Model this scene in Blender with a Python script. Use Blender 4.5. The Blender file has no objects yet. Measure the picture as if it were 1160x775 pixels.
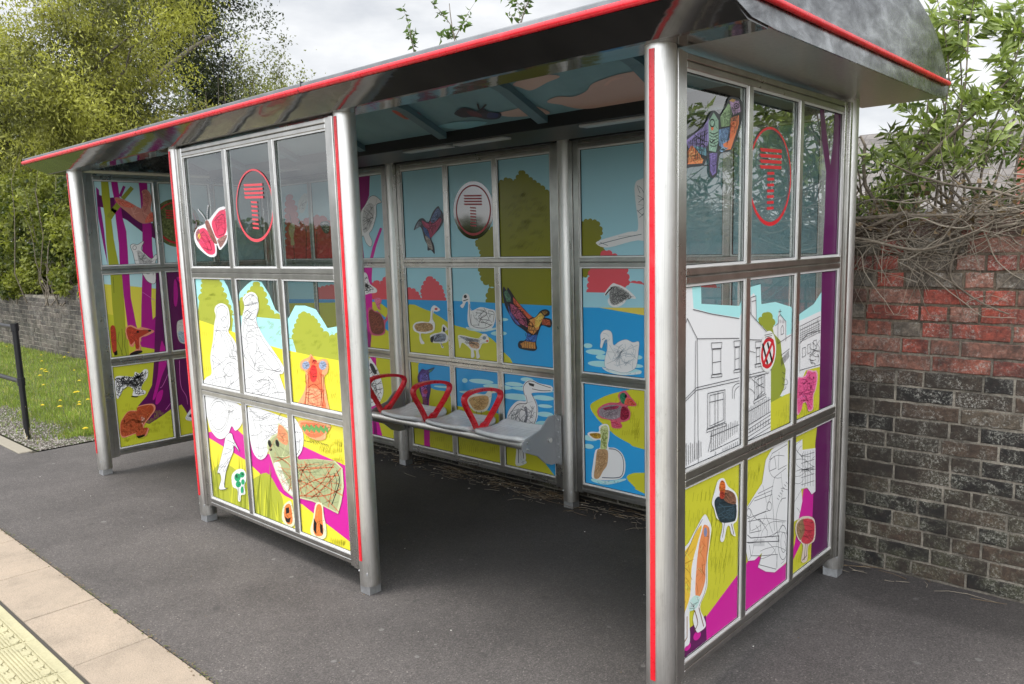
import bpy, bmesh, math, random
import numpy as np
from mathutils import Vector, noise

scene = bpy.context.scene
COL = scene.collection
R = math.radians

# ------------------------------------------------------------------ helpers
def empty(name, loc, label=None, cat=None, group=None):
    o = bpy.data.objects.new(name, None)
    o.empty_display_size = 0.1
    COL.objects.link(o); o.location = loc
    tag(o, label, cat, group)
    return o

def tag(o, label=None, cat=None, group=None, kind=None):
    if label: o['label'] = label
    if cat: o['category'] = cat
    if group: o['group'] = group
    if kind: o['kind'] = kind
    return o

def world_loc(o):
    v = Vector((0, 0, 0))
    while o is not None:
        v = v + Vector(o.location); o = o.parent
    return v

class MB:
    """collects shapes, builds ONE mesh object"""
    def __init__(s): s.v = []; s.f = []; s.m = []; s.sm = []
    def add(s, vs, fs, mi=0, smooth=False):
        b = len(s.v); s.v += [tuple(p) for p in vs]
        for f in fs:
            s.f.append(tuple(i + b for i in f)); s.m.append(mi); s.sm.append(smooth)
    def box(s, x0, x1, y0, y1, z0, z1, mi=0):
        vs = [(x0,y0,z0),(x1,y0,z0),(x1,y1,z0),(x0,y1,z0),(x0,y0,z1),(x1,y0,z1),(x1,y1,z1),(x0,y1,z1)]
        s.add(vs, [(0,3,2,1),(4,5,6,7),(0,1,5,4),(1,2,6,5),(2,3,7,6),(3,0,4,7)], mi)
    def lbox(s, P, u0, u1, z0, z1, w0, w1, mi=0):
        vs = [P(u0,z0,w0),P(u1,z0,w0),P(u1,z1,w0),P(u0,z1,w0),P(u0,z0,w1),P(u1,z0,w1),P(u1,z1,w1),P(u0,z1,w1)]
        s.add(vs, [(0,3,2,1),(4,5,6,7),(0,1,5,4),(1,2,6,5),(2,3,7,6),(3,0,4,7)], mi)
    def prism(s, poly, x0, x1, mi=0):
        """poly = (y, z) outline, extruded along x"""
        n = len(poly)
        vs = [(x0,y,z) for y,z in poly] + [(x1,y,z) for y,z in poly]
        fs = [tuple(range(n-1,-1,-1)), tuple(range(n,2*n))]
        fs += [(i,(i+1)%n,(i+1)%n+n,i+n) for i in range(n)]
        s.add(vs, fs, mi)
    def cyl(s, c, r, z0, z1, n=28, mi=0, smooth=True):
        vs = []
        for z in (z0, z1):
            vs += [(c[0]+r*math.cos(2*math.pi*i/n), c[1]+r*math.sin(2*math.pi*i/n), z) for i in range(n)]
        s.add(vs, [(i,(i+1)%n,(i+1)%n+n,i+n) for i in range(n)], mi, smooth)
        s.add(vs[n:], [tuple(range(n))], mi); s.add(vs[:n], [tuple(range(n-1,-1,-1))], mi)
    def tube(s, pts, rad, n=8, mi=0, cap=True):
        pts = [Vector(p) for p in pts]; k = len(pts)
        if not hasattr(rad, '__len__'): rad = [rad]*k
        vs = []; prev = None
        for i, p in enumerate(pts):
            t = (pts[min(i+1,k-1)] - pts[max(i-1,0)])
            t = t.normalized() if t.length > 1e-9 else Vector((0,0,1))
            if prev is None:
                a = t.cross(Vector((0,0,1)) if abs(t.z) < .9 else Vector((1,0,0))).normalized()
            else:
                a = prev - t*prev.dot(t)
                a = a.normalized() if a.length > 1e-6 else t.orthogonal().normalized()
            prev = a; b = t.cross(a)
            vs += [p + (a*math.cos(2*math.pi*j/n) + b*math.sin(2*math.pi*j/n))*rad[i] for j in range(n)]
        fs = []
        for i in range(k-1):
            for j in range(n):
                fs.append((i*n+j, i*n+(j+1)%n, (i+1)*n+(j+1)%n, (i+1)*n+j))
        s.add(vs, fs, mi, True)
        if cap:
            s.add(vs[:n], [tuple(range(n-1,-1,-1))], mi); s.add(vs[-n:], [tuple(range(n))], mi)
    def build(s, name, mats, parent=None, bevel=0, seg=1, origin=None, label=None, smooth_all=False):
        me = bpy.data.meshes.new(name)
        if not isinstance(mats, (list, tuple)): mats = [mats]
        pw = world_loc(parent) if parent else Vector((0,0,0))
        if origin is None:
            a = np.array(s.v, dtype=float)
            lo, hi = a.min(0), a.max(0)
            origin = Vector(((lo[0]+hi[0])/2, (lo[1]+hi[1])/2, lo[2]))
        origin = Vector(origin)
        me.from_pydata([(x-origin.x, y-origin.y, z-origin.z) for x,y,z in s.v], [], s.f)
        for m in mats: me.materials.append(m)
        me.polygons.foreach_set('material_index', s.m)
        me.polygons.foreach_set('use_smooth', [True]*len(s.f) if smooth_all else s.sm)
        me.update()
        o = bpy.data.objects.new(name, me); COL.objects.link(o)
        o.location = origin - pw
        if parent: o.parent = parent
        if bevel:
            b = o.modifiers.new('bevel', 'BEVEL'); b.width = bevel; b.segments = seg; b.limit_method = 'ANGLE'; b.angle_limit = R(40)
        if label: o['label'] = label
        return o

def copy_tree(o, parent=None):
    c = o.copy(); COL.objects.link(c)
    if parent is not None: c.parent = parent
    for ch in list(o.children): copy_tree(ch, c)
    return c

# ------------------------------------------------------------------ materials
def mat(name, color, rough=.5, metal=0., spec=.5, coat=0.):
    m = bpy.data.materials.new(name); m.use_nodes = True
    b = m.node_tree.nodes['Principled BSDF']
    b.inputs['Base Color'].default_value = (*color, 1)
    b.inputs['Roughness'].default_value = rough
    b.inputs['Metallic'].default_value = metal
    b.inputs['Specular IOR Level'].default_value = spec
    b.inputs['Coat Weight'].default_value = coat
    return m

class NT:
    def __init__(s, m): s.nt = m.node_tree; s.N = s.nt.nodes; s.L = s.nt.links; s.b = s.N.get('Principled BSDF')
    def n(s, t, **kw):
        x = s.N.new(t)
        for k, v in kw.items():
            if k.startswith('_'): setattr(x, k[1:], v)
            else: x.inputs[k.replace('__', ' ')].default_value = v
        return x
    def l(s, a, b): s.L.new(a, b)
    def coord(s, kind='Object', scale=None):
        t = s.n('ShaderNodeTexCoord'); out = t.outputs[kind]
        if scale:
            mp = s.n('ShaderNodeMapping'); mp.inputs['Scale'].default_value = scale
            s.l(out, mp.inputs['Vector']); out = mp.outputs['Vector']
        return out
    def pos(s, scale=None):
        g = s.n('ShaderNodeNewGeometry'); out = g.outputs['Position']
        if scale:
            mp = s.n('ShaderNodeMapping'); mp.inputs['Scale'].default_value = scale
            s.l(out, mp.inputs['Vector']); out = mp.outputs['Vector']
        return out
    def noise(s, vec, scale, detail=4, rough=.6, dist=0):
        x = s.n('ShaderNodeTexNoise'); x.inputs['Scale'].default_value = scale
        x.inputs['Detail'].default_value = detail; x.inputs['Roughness'].default_value = rough
        x.inputs['Distortion'].default_value = dist
        s.l(vec, x.inputs['Vector']); return x.outputs['Fac']
    def ramp(s, fac, stops):
        x = s.n('ShaderNodeValToRGB'); cr = x.color_ramp
        while len(cr.elements) < len(stops): cr.elements.new(.5)
        for e, (p, c) in zip(cr.elements, stops):
            e.position = p; e.color = (*c, 1) if len(c) == 3 else c
        s.l(fac, x.inputs['Fac']); return x.outputs['Color']
    def mix(s, fac, a, b, mode='MIX'):
        x = s.n('ShaderNodeMix'); x.data_type = 'RGBA'; x.blend_type = mode
        for sock, val in ((x.inputs['Factor'], fac), (x.inputs[6], a), (x.inputs[7], b)):
            if isinstance(val, (int, float)): sock.default_value = val
            elif isinstance(val, (tuple, list)): sock.default_value = (*val, 1)
            else: s.l(val, sock)
        return x.outputs[2]
    def bump(s, h, strength=.3, dist=.01, to=None):
        x = s.n('ShaderNodeBump'); x.inputs['Strength'].default_value = strength; x.inputs['Distance'].default_value = dist
        s.l(h, x.inputs['Height']); s.l(x.outputs['Normal'], (to or s.b).inputs['Normal']); return x

def g3(v): return (v, v, v)

def steel(name, base, rough, streak=(60, 60, 1.2), dirt=.35, metal=1., foot=False):
    m = mat(name, base, rough, metal); t = NT(m)
    n1 = t.noise(t.pos(streak), 6, 3, .6)
    n2 = t.noise(t.pos(), 2.2, 6, .7)
    n3 = t.noise(t.pos((1,1,.35)), 30, 5, .75)
    c = t.mix(.55, base, t.ramp(n1, [(.3, tuple(x*.72 for x in base)), (.7, tuple(min(1, x*1.12) for x in base))]))
    c2 = t.mix(t.ramp(n3, [(.55, g3(0)), (.8, g3(dirt))]), c, (.30, .28, .25))
    if foot:
        sz = t.n('ShaderNodeSeparateXYZ'); t.l(t.pos(), sz.inputs[0]); mr = t.n('ShaderNodeMapRange'); mr.inputs['From Min'].default_value = .34; mr.inputs['From Max'].default_value = .02
        t.l(sz.outputs['Z'], mr.inputs['Value']); mu = t.n('ShaderNodeMath'); mu.operation = 'MULTIPLY'; t.l(mr.outputs[0], mu.inputs[0]); t.l(n3, mu.inputs[1])
        sc = t.ramp(t.noise(t.pos((9,9,2.4)), 4, 6, .8), [(.60,g3(0)),(.66,g3(.35)),(.72,g3(0))])
        c2 = t.mix(sc, c2, (.40,.38,.34)); c2 = t.mix(mu.outputs[0], c2, (.16,.14,.11))
    t.l(c2, t.b.inputs['Base Color'])
    rr = t.n('ShaderNodeMapRange'); rr.inputs['To Min'].default_value = rough*.75; rr.inputs['To Max'].default_value = min(1, rough*1.5)
    t.l(n2, rr.inputs['Value']); t.l(rr.outputs['Result'], t.b.inputs['Roughness'])
    t.bump(n1, .06, .002)
    return m

M = {}
M['post'] = steel('post_steel', (.80,.79,.765), .40, streak=(70,70,.8), foot=True)
M['frame'] = steel('frame_steel', (.60,.59,.565), .26, (2, 2, 2), .03)
M['bead'] = mat('glazing_bead', (.78,.78,.77), .35, .35)
M['galv'] = steel('galvanised', (.55,.56,.57), .5, (9, 9, 9), .3)
M['red'] = mat('red_paint', (.70,.012,.025), .28, 0, .5, .15); t = NT(M['red'])
n1 = t.noise(t.pos((1,1,.6)), 9, 6, .75); t.l(t.ramp(n1, [(.32,(.55,.010,.018)),(.55,(.72,.012,.026)),(.78,(.78,.06,.07))]), t.b.inputs['Base Color'])
n2 = t.noise(t.pos(), 40, 4, .7); t.l(t.ramp(n2, [(.3,g3(.2)),(.8,g3(.5))]), t.b.inputs['Roughness'])
M['black'] = mat('black_paint', (.012,.012,.013), .45)
M['rubber'] = mat('gasket', (.015,.015,.015), .6)
M['roofmetal'] = mat('roof_metal', (.30,.31,.32), .35, .9)
t = NT(M['roofmetal']); n1 = t.noise(t.pos((1,4,1)), 3, 6, .7)
t.l(t.ramp(n1, [(.3,(.16,.17,.18)),(.7,(.36,.37,.38))]), t.b.inputs['Base Color'])
# end plate: polished sheet with gentle waves
m = M['plate'] = mat('polished_plate', (.40,.41,.42), .10, 1); t = NT(m)
n1 = t.noise(t.pos((1,1,2.6)), 3.2, 2, .5, .3); t.bump(n1, .10, .03)
n2 = t.noise(t.pos((1,1.0,3.0)), 6.5, 4, .62, .5)
t.l(t.ramp(n2, [(.34,(.14,.143,.147)),(.50,(.26,.265,.27)),(.68,(.46,.47,.48))]), t.b.inputs['Base Color'])  # wavy reflections painted as light and dark blotches in the plate colour
n3 = t.noise(t.pos(), 26, 5, .7)
t.l(t.ramp(n3, [(.35,g3(.20)),(.75,g3(.38))]), t.b.inputs['Roughness'])
# soffit: dark polished band
m = M['soffit'] = mat('soffit_gloss', (.15,.147,.147), .09, .85); t = NT(m)
n1 = t.noise(t.pos((1.6,2,2)), 3.5, 3, .5); t.bump(n1, .14, .015)
n2 = t.noise(t.pos((2.5,1,1)), 2.4, 3, .6); t.l(t.ramp(n2, [(.35,(.11,.108,.108)),(.65,(.17,.165,.165))]), t.b.inputs['Base Color'])
m = M['endsoffit'] = mat('soffit_satin', (.36,.35,.33), .30, .55); t = NT(m)
n1 = t.noise(t.pos((1.2,.5,1)), 3, 3, .5); t.bump(n1, .12, .01)
n3 = t.noise(t.pos(), 60, 3, .8); t.l(t.ramp(n3, [(.3,(.36,.345,.32)),(.8,(.48,.46,.43))]), t.b.inputs['Base Color'])

def glass_mat(name, tint, refl=1.0):
    m = bpy.data.materials.new(name); m.use_nodes = True; nt = m.node_tree; nt.nodes.clear()
    out = nt.nodes.new('ShaderNodeOutputMaterial'); mx = nt.nodes.new('ShaderNodeMixShader')
    tr = nt.nodes.new('ShaderNodeBsdfTransparent'); tr.inputs[0].default_value = (*tint, 1)
    gl = nt.nodes.new('ShaderNodeBsdfGlossy'); gl.inputs['Roughness'].default_value = .012
    gl.inputs[0].default_value = (1,1,1,1)
    fr = nt.nodes.new('ShaderNodeFresnel'); fr.inputs['IOR'].default_value = 1.55
    mm = nt.nodes.new('ShaderNodeMath'); mm.operation = 'MULTIPLY_ADD'; mm.inputs[1].default_value = 2.3*refl; mm.inputs[2].default_value = .05*refl
    ge = nt.nodes.new('ShaderNodeNewGeometry'); sub = nt.nodes.new('ShaderNodeMath'); sub.operation = 'SUBTRACT'; sub.inputs[0].default_value = 1
    nt.links.new(ge.outputs['Backfacing'], sub.inputs[1]); m3 = nt.nodes.new('ShaderNodeMath'); m3.operation = 'MULTIPLY'
    nt.links.new(fr.outputs[0], mm.inputs[0]); nt.links.new(mm.outputs[0], m3.inputs[0]); nt.links.new(sub.outputs[0], m3.inputs[1]); nt.links.new(m3.outputs[0], mx.inputs[0])
    nt.links.new(tr.outputs[0], mx.inputs[1]); nt.links.new(gl.outputs[0], mx.inputs[2]); nt.links.new(mx.outputs[0], out.inputs[0])
    return m
M['glass'] = glass_mat('toughened_glass', (.80,.84,.83), .85)
M['mirror'] = mat('clear_disc', (.19,.19,.19), .05, .95)

_vin = {}
def vinyl(hexs, k=1.0):
    key = (hexs, k)
    if key in _vin: return _vin[key]
    c = [int(hexs[i:i+2], 16)/255 for i in (1, 3, 5)]
    c = [((x+.055)/1.055)**2.4 if x > .04045 else x/12.92 for x in c]
    m = mat('vinyl_' + hexs[1:], tuple(min(.74, x*k) for x in c), .30, 0, .5)
    t = NT(m)
    n = t.noise(t.pos(), 7, 6, .7)
    base = tuple(min(.74, x*k) for x in c)
    t.l(t.mix(t.ramp(n, [(.35, g3(0)), (.8, g3(.16))]), base, tuple(x*.8+.03 for x in base)), t.b.inputs['Base Color'])
    t.b.inputs['Roughness'].default_value = .28
    _vin[key] = m; return m

# ------------------------------------------------------------------ camera
CAM = Vector((6.3794, -2.2118, 1.6823)); YAW, PITCH, ROLL, F = .7332, -.1462, -.0255, 895.12
PX, PY = 15.94, 19.18; W, H = 1160, 775
fw = Vector((-math.sin(YAW)*math.cos(PITCH), math.cos(YAW)*math.cos(PITCH), math.sin(PITCH)))
rt = Vector((math.cos(YAW), math.sin(YAW), 0)); up = rt.cross(fw)
rt2 = rt*math.cos(ROLL) + up*math.sin(ROLL); up2 = up*math.cos(ROLL) - rt*math.sin(ROLL)
import mathutils
cam = bpy.data.cameras.new('camera'); co = bpy.data.objects.new('camera', cam); COL.objects.link(co)
mw = mathutils.Matrix((rt2, up2, -fw)).transposed().to_4x4(); mw.translation = CAM
co.matrix_world = mw
cam.sensor_width = 36; cam.lens = F/W*36; cam.shift_x = -PX/W; cam.shift_y = PY/W
cam.clip_start = .05; cam.clip_end = 2000
scene.camera = co

def survey(x, y):
    """direction of the sight line measured on the photograph, used to take artwork and plant dimensions off it"""
    return fw + rt2*((x - W/2 - PX)/F) - up2*((y - H/2 - PY)/F)
def on_z(x, y, z):
    d = survey(x, y); return CAM + d*((z - CAM.z)/d.z)
def on_y(x, y, yy):
    d = survey(x, y); return CAM + d*((yy - CAM.y)/d.y)

# ------------------------------------------------------------------ world and sun
w = bpy.data.worlds.new('World'); scene.world = w; w.use_nodes = True
nt = w.node_tree; nt.nodes.clear()
out = nt.nodes.new('ShaderNodeOutputWorld'); bg = nt.nodes.new('ShaderNodeBackground')
sky = nt.nodes.new('ShaderNodeTexSky'); sky.sky_type = 'NISHITA'; sky.sun_disc = False
SUN_EL = R(68)
sun_from = Vector((-.38, -.6, 0)).normalized()          # horizontal direction towards the sun
sky.sun_elevation = SUN_EL; sky.sun_rotation = math.atan2(sun_from.x, sun_from.y)
tc = nt.nodes.new('ShaderNodeTexCoord'); mp = nt.nodes.new('ShaderNodeMapping'); mp.inputs['Scale'].default_value = (1.2, 1.2, 3.2)
ns = nt.nodes.new('ShaderNodeTexNoise'); ns.inputs['Scale'].default_value = 3.1; ns.inputs['Detail'].default_value = 7; ns.inputs['Roughness'].default_value = .55
cr = nt.nodes.new('ShaderNodeValToRGB')
cr.color_ramp.elements[0].position = .34; cr.color_ramp.elements[0].color = (6.2, 6.5, 7.0, 1)
cr.color_ramp.elements[1].position = .60; cr.color_ramp.elements[1].color = (10.0, 10.1, 10.2, 1)
mx = nt.nodes.new('ShaderNodeMix'); mx.data_type = 'RGBA'; mx.inputs['Factor'].default_value = .93
nt.links.new(tc.outputs['Generated'], mp.inputs['Vector']); nt.links.new(mp.outputs[0], ns.inputs['Vector'])
nt.links.new(ns.outputs['Fac'], cr.inputs['Fac']); nt.links.new(sky.outputs[0], mx.inputs[6]); nt.links.new(cr.outputs[0], mx.inputs[7])
# thinner, brighter cloud over the southern half of the sky
dp = nt.nodes.new('ShaderNodeVectorMath'); dp.operation = 'DOT_PRODUCT'
sv = Vector((.36, -.62, .70)).normalized(); dp.inputs[1].default_value = tuple(sv)
nt.links.new(tc.outputs['Generated'], dp.inputs[0])
gr_ = nt.nodes.new('ShaderNodeMapRange'); gr_.interpolation_type = 'SMOOTHSTEP'; gr_.inputs['From Min'].default_value = .02; gr_.inputs['From Max'].default_value = 1; gr_.inputs['To Min'].default_value = 1; gr_.inputs['To Max'].default_value = 3.7
nt.links.new(dp.outputs['Value'], gr_.inputs['Value'])
vs_ = nt.nodes.new('ShaderNodeVectorMath'); vs_.operation = 'SCALE'; nt.links.new(mx.outputs[2], vs_.inputs[0]); nt.links.new(gr_.outputs['Result'], vs_.inputs['Scale'])
nt.links.new(vs_.outputs[0], bg.inputs[0]); bg.inputs[1].default_value = .109
nt.links.new(bg.outputs[0], out.inputs[0])
sl = bpy.data.lights.new('sun', 'SUN'); sl.energy = 2.6; sl.angle = R(16); sl.color = (1, .95, .88)
so = bpy.data.objects.new('sun', sl); COL.objects.link(so)
d = -(sun_from*math.cos(SUN_EL) + Vector((0,0,math.sin(SUN_EL))))
so.rotation_euler = d.to_track_quat('-Z', 'Y').to_euler()
scene.view_settings.view_transform = 'Standard'; scene.view_settings.look = 'None'
scene.view_settings.exposure = 0; scene.view_settings.gamma = 1

# ================================================================== SHELTER
XB, XC, XD, DEP, XG, XF = 1.66, 3.32, 4.985, 1.59, 1.67, 3.315
Z_T, Z_1, Z_2, Z_B = 2.247, 1.557, .854, .150
shelter = empty('bus_shelter', (XD/2, DEP/2, 0), 'long stainless steel waiting shelter with red trim and glass panels covered in cartoon murals', 'shelter')

# ---- posts
def make_post(x, y, strip=True, outward=-1):
    s = MB()
    r = .050
    s.cyl((x, y), r, .045, 2.29, 36)
    # grooved channel the glazing frames bolt to
    o = s.build('post', M['post'], shelter, origin=(x, y, 0))
    f = MB(); f.box(x-.036, x+.036, y-.036, y+.036, 0, .062)
    f.build('foot', M['galv'], o, bevel=.002)
    for a in (-.9, 2.2, -2.4): 
        b = MB()
        cx, cy = x+math.cos(a)*.051, y+math.sin(a)*.051
        b.tube([(cx-math.cos(a)*.004, cy-math.sin(a)*.004, .11), (cx+math.cos(a)*.003, cy+math.sin(a)*.003, .11)], .006, 8)
        b.build('bolt', M['galv'], o)
    if strip:
        q = MB(); n = 5; vs = []
        for z in (.175, 2.262):
            for rr in (r-.002, r+.003):
                vs += [(x+rr*math.sin(R(a)), y-rr*math.cos(R(a)), z) for a in np.linspace(-10.5, 10.5, n)]
        k = n
        fs = []
        for i in range(n-1): fs.append((k+i, k+i+1, 3*k+i+1, 3*k+i))
        fs += [tuple([0]+[k]+[3*k]+[2*k])[::1], (n-1, 3*k-1, 4*k-1, 2*k-1)]
        fs += [tuple(list(range(2*k, 3*k)) + list(range(4*k-1, 3*k-1, -1))), tuple(list(range(0, k)) + list(range(2*k-1, k-1, -1)))]
        q.add(vs, fs, 0); q.build('red_strip', M['red'], o)
    return o
post = {}
for nm, x, y, st in (('A',0,0,1),('B',XB,0,1),('C',XC,0,1),('D',XD,0,1),('H',0,DEP,0),('G',XG,DEP,0),('F',XF,DEP,0),('E',XD,DEP,0)):
    post[nm] = make_post(x, y, bool(st))

# ---- glazed panels
class Panel:
    def __init__(s, axis, const, u0, u1, side):
        s.axis, s.c, s.u0, s.u1, s.side = axis, const, u0, u1, side
        s.obj = None
    def P(s, u, z, w=0):
        return (u, s.c + s.side*w, z) if s.axis == 'x' else (s.c + s.side*w, u, z)
    def uz(s, px, py):
        d = survey(px, py)
        if s.axis == 'x': p = CAM + d*((s.c - CAM.y)/d.y); return (p.x, p.z)
        p = CAM + d*((s.c - CAM.x)/d.x); return (p.y, p.z)
    def frame(s, name='glazed_panel'):
        m = MB(); a, b = s.u0, s.u1; e0, e1 = a+.052, b-.052
        i0, i1 = a+.110, b-.110
        T = .021
        B = lambda u0,u1,z0,z1,t=T: m.lbox(s.P, u0, u1, z0, z1, -t, t)
        # side channels (stepped, next to the post) and stiles
        for q0, q1, t in ((e0-.012, e0+.016, .030), (e0+.018, i0-.001, T), (i1+.001, e1-.018, T), (e1-.016, e1+.012, .030)):
            B(q0, q1, .118, 2.272, t)
        for z, h in ((Z_T, .046), (Z_1, .054), (Z_2, .054), (Z_B, .048)):
            g = h/2
            B(i0, i1, z-g, z-.0022, T-.001); B(i0, i1, z+.0022, z+g, T-.001); B(i0, i1, z-.0022, z+.0022, T-.006)
        s.mu = [i0+(i1-i0)*k/3 for k in (1, 2)]
        for u in s.mu:
            for za, zb in ((Z_B+.024, Z_2-.027), (Z_2+.027, Z_1-.027), (Z_1+.027, Z_T-.023)):
                B(u-.018, u+.018, za, zb, T-.003)
        s.obj = m.build(name, M['frame'], shelter, bevel=.0022)
        # beads and panes
        us = [i0] + s.mu + [i1]; bd = MB(); k = 0
        rows = ((Z_B+.024, Z_2-.027), (Z_2+.027, Z_1-.027), (Z_1+.027, Z_T-.023))
        for ci in range(3):
            ua = us[ci] + (.018 if ci else 0); ub = us[ci+1] - (.018 if ci < 2 else 0)
            for za, zb in rows:
                for (p0,p1,q0,q1) in ((ua,ua+.009,za,zb),(ub-.009,ub,za,zb),(ua+.009,ub-.009,za,za+.009),(ua+.009,ub-.009,zb-.009,zb)):
                    bd.lbox(s.P, p0, p1, q0, q1, .004, .013, 0)
                    bd.lbox(s.P, p0, p1, q0, q1, -.013, -.004, 0)
                # dark gasket lip
                for (p0,p1,q0,q1) in ((ua+.009,ua+.013,za+.009,zb-.009),(ub-.013,ub-.009,za+.009,zb-.009),(ua+.013,ub-.013,za+.009,za+.0115),(ua+.013,ub-.013,zb-.0115,zb-.009)):
                    bd.lbox(s.P, p0, p1, q0, q1, .0075, .0095, 1)
                g = MB(); g.lbox(s.P, ua+.001, ub-.001, za+.001, zb-.001, -.003, .003)
                g.build('glass_pane', M['glass'], s.obj)
        bd.build('glazing_bead', [M['bead'], M['rubber']], s.obj)
        s.clip = (i0+.002, i1-.002, Z_B+.026, Z_T-.025)
        s.lay = {}
        return s

def clip_poly(poly, c):
    u0, u1, z0, z1 = c
    def cut(ps, inside, inter):
        r = []
        for i in range(len(ps)):
            a, b = ps[i-1], ps[i]
            ia, ib = inside(a), inside(b)
            if ib:
                if not ia: r.append(inter(a, b))
                r.append(b)
            elif ia: r.append(inter(a, b))
        return r
    for ax, v, sg in ((0,u0,1),(0,u1,-1),(1,z0,1),(1,z1,-1)):
        if not poly: return poly
        def inter(a, b, ax=ax, v=v):
            t = (v-a[ax])/(b[ax]-a[ax]); return (a[0]+t*(b[0]-a[0]), a[1]+t*(b[1]-a[1]))
        poly = cut(poly, lambda p, ax=ax, v=v, sg=sg: (p[ax]-v)*sg >= 0, inter)
    return poly

def zm(x0, y0, s):
    return lambda pts: [(x0+x/s, y0+y/s) for x, y in pts]
def scal(pts, r, open_=True, seed=1):
    """puffy cartoon-tree outline: a lobe on each stretch of the line"""
    rnd = random.Random(seed); out = []
    n = len(pts)
    for i in range(n-1 if open_ else n):
        a, b = pts[i], pts[(i+1) % n]; L = math.hypot(b[0]-a[0], b[1]-a[1]); k = max(1, round(L/r))
        nx, ny = (b[1]-a[1])/(L+1e-9), -(b[0]-a[0])/(L+1e-9)
        for j in range(k):
            h = (.28+.12*rnd.random())*L/k
            for q in (0, .15, .35, .5, .65, .85):
                t = (j+q)/k; o = math.sin(math.pi*q)**.6*h if q else 0
                out.append((a[0]+(b[0]-a[0])*t+nx*o, a[1]+(b[1]-a[1])*t+ny*o))
    if open_: out.append(pts[-1])
    return out
def smooth(pts, closed=True, k=4):
    out = []; n = len(pts)
    rng = range(n) if closed else range(n-1)
    for i in rng:
        p0, p1, p2, p3 = (pts[(i-1) % n] if closed or i > 0 else pts[i]), pts[i], pts[(i+1) % n], (pts[(i+2) % n] if closed or i+2 < n else pts[(i+1) % n])
        for j in range(k):
            t = j/k
            out.append(tuple(.5*((2*p1[a]) + (-p0[a]+p2[a])*t + (2*p0[a]-5*p1[a]+4*p2[a]-p3[a])*t*t + (-p0[a]+3*p1[a]-3*p2[a]+p3[a])*t**3) for a in (0, 1)))
    if not closed: out.append(pts[-1])
    return out
def ell(cx, cy, rx, ry, n=28, rot=0):
    c, s_ = math.cos(R(rot)), math.sin(R(rot))
    return [(cx+rx*math.cos(2*math.pi*i/n)*c-ry*math.sin(2*math.pi*i/n)*s_, cy+rx*math.cos(2*math.pi*i/n)*s_+ry*math.sin(2*math.pi*i/n)*c) for i in range(n)]
def inside(p, poly):
    x, y = p; c = False; n = len(poly)
    for i in range(n):
        x1, y1 = poly[i]; x2, y2 = poly[i-1]
        if (y1 > y) != (y2 > y) and x < (x2-x1)*(y-y1)/(y2-y1)+x1: c = not c
    return c

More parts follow.
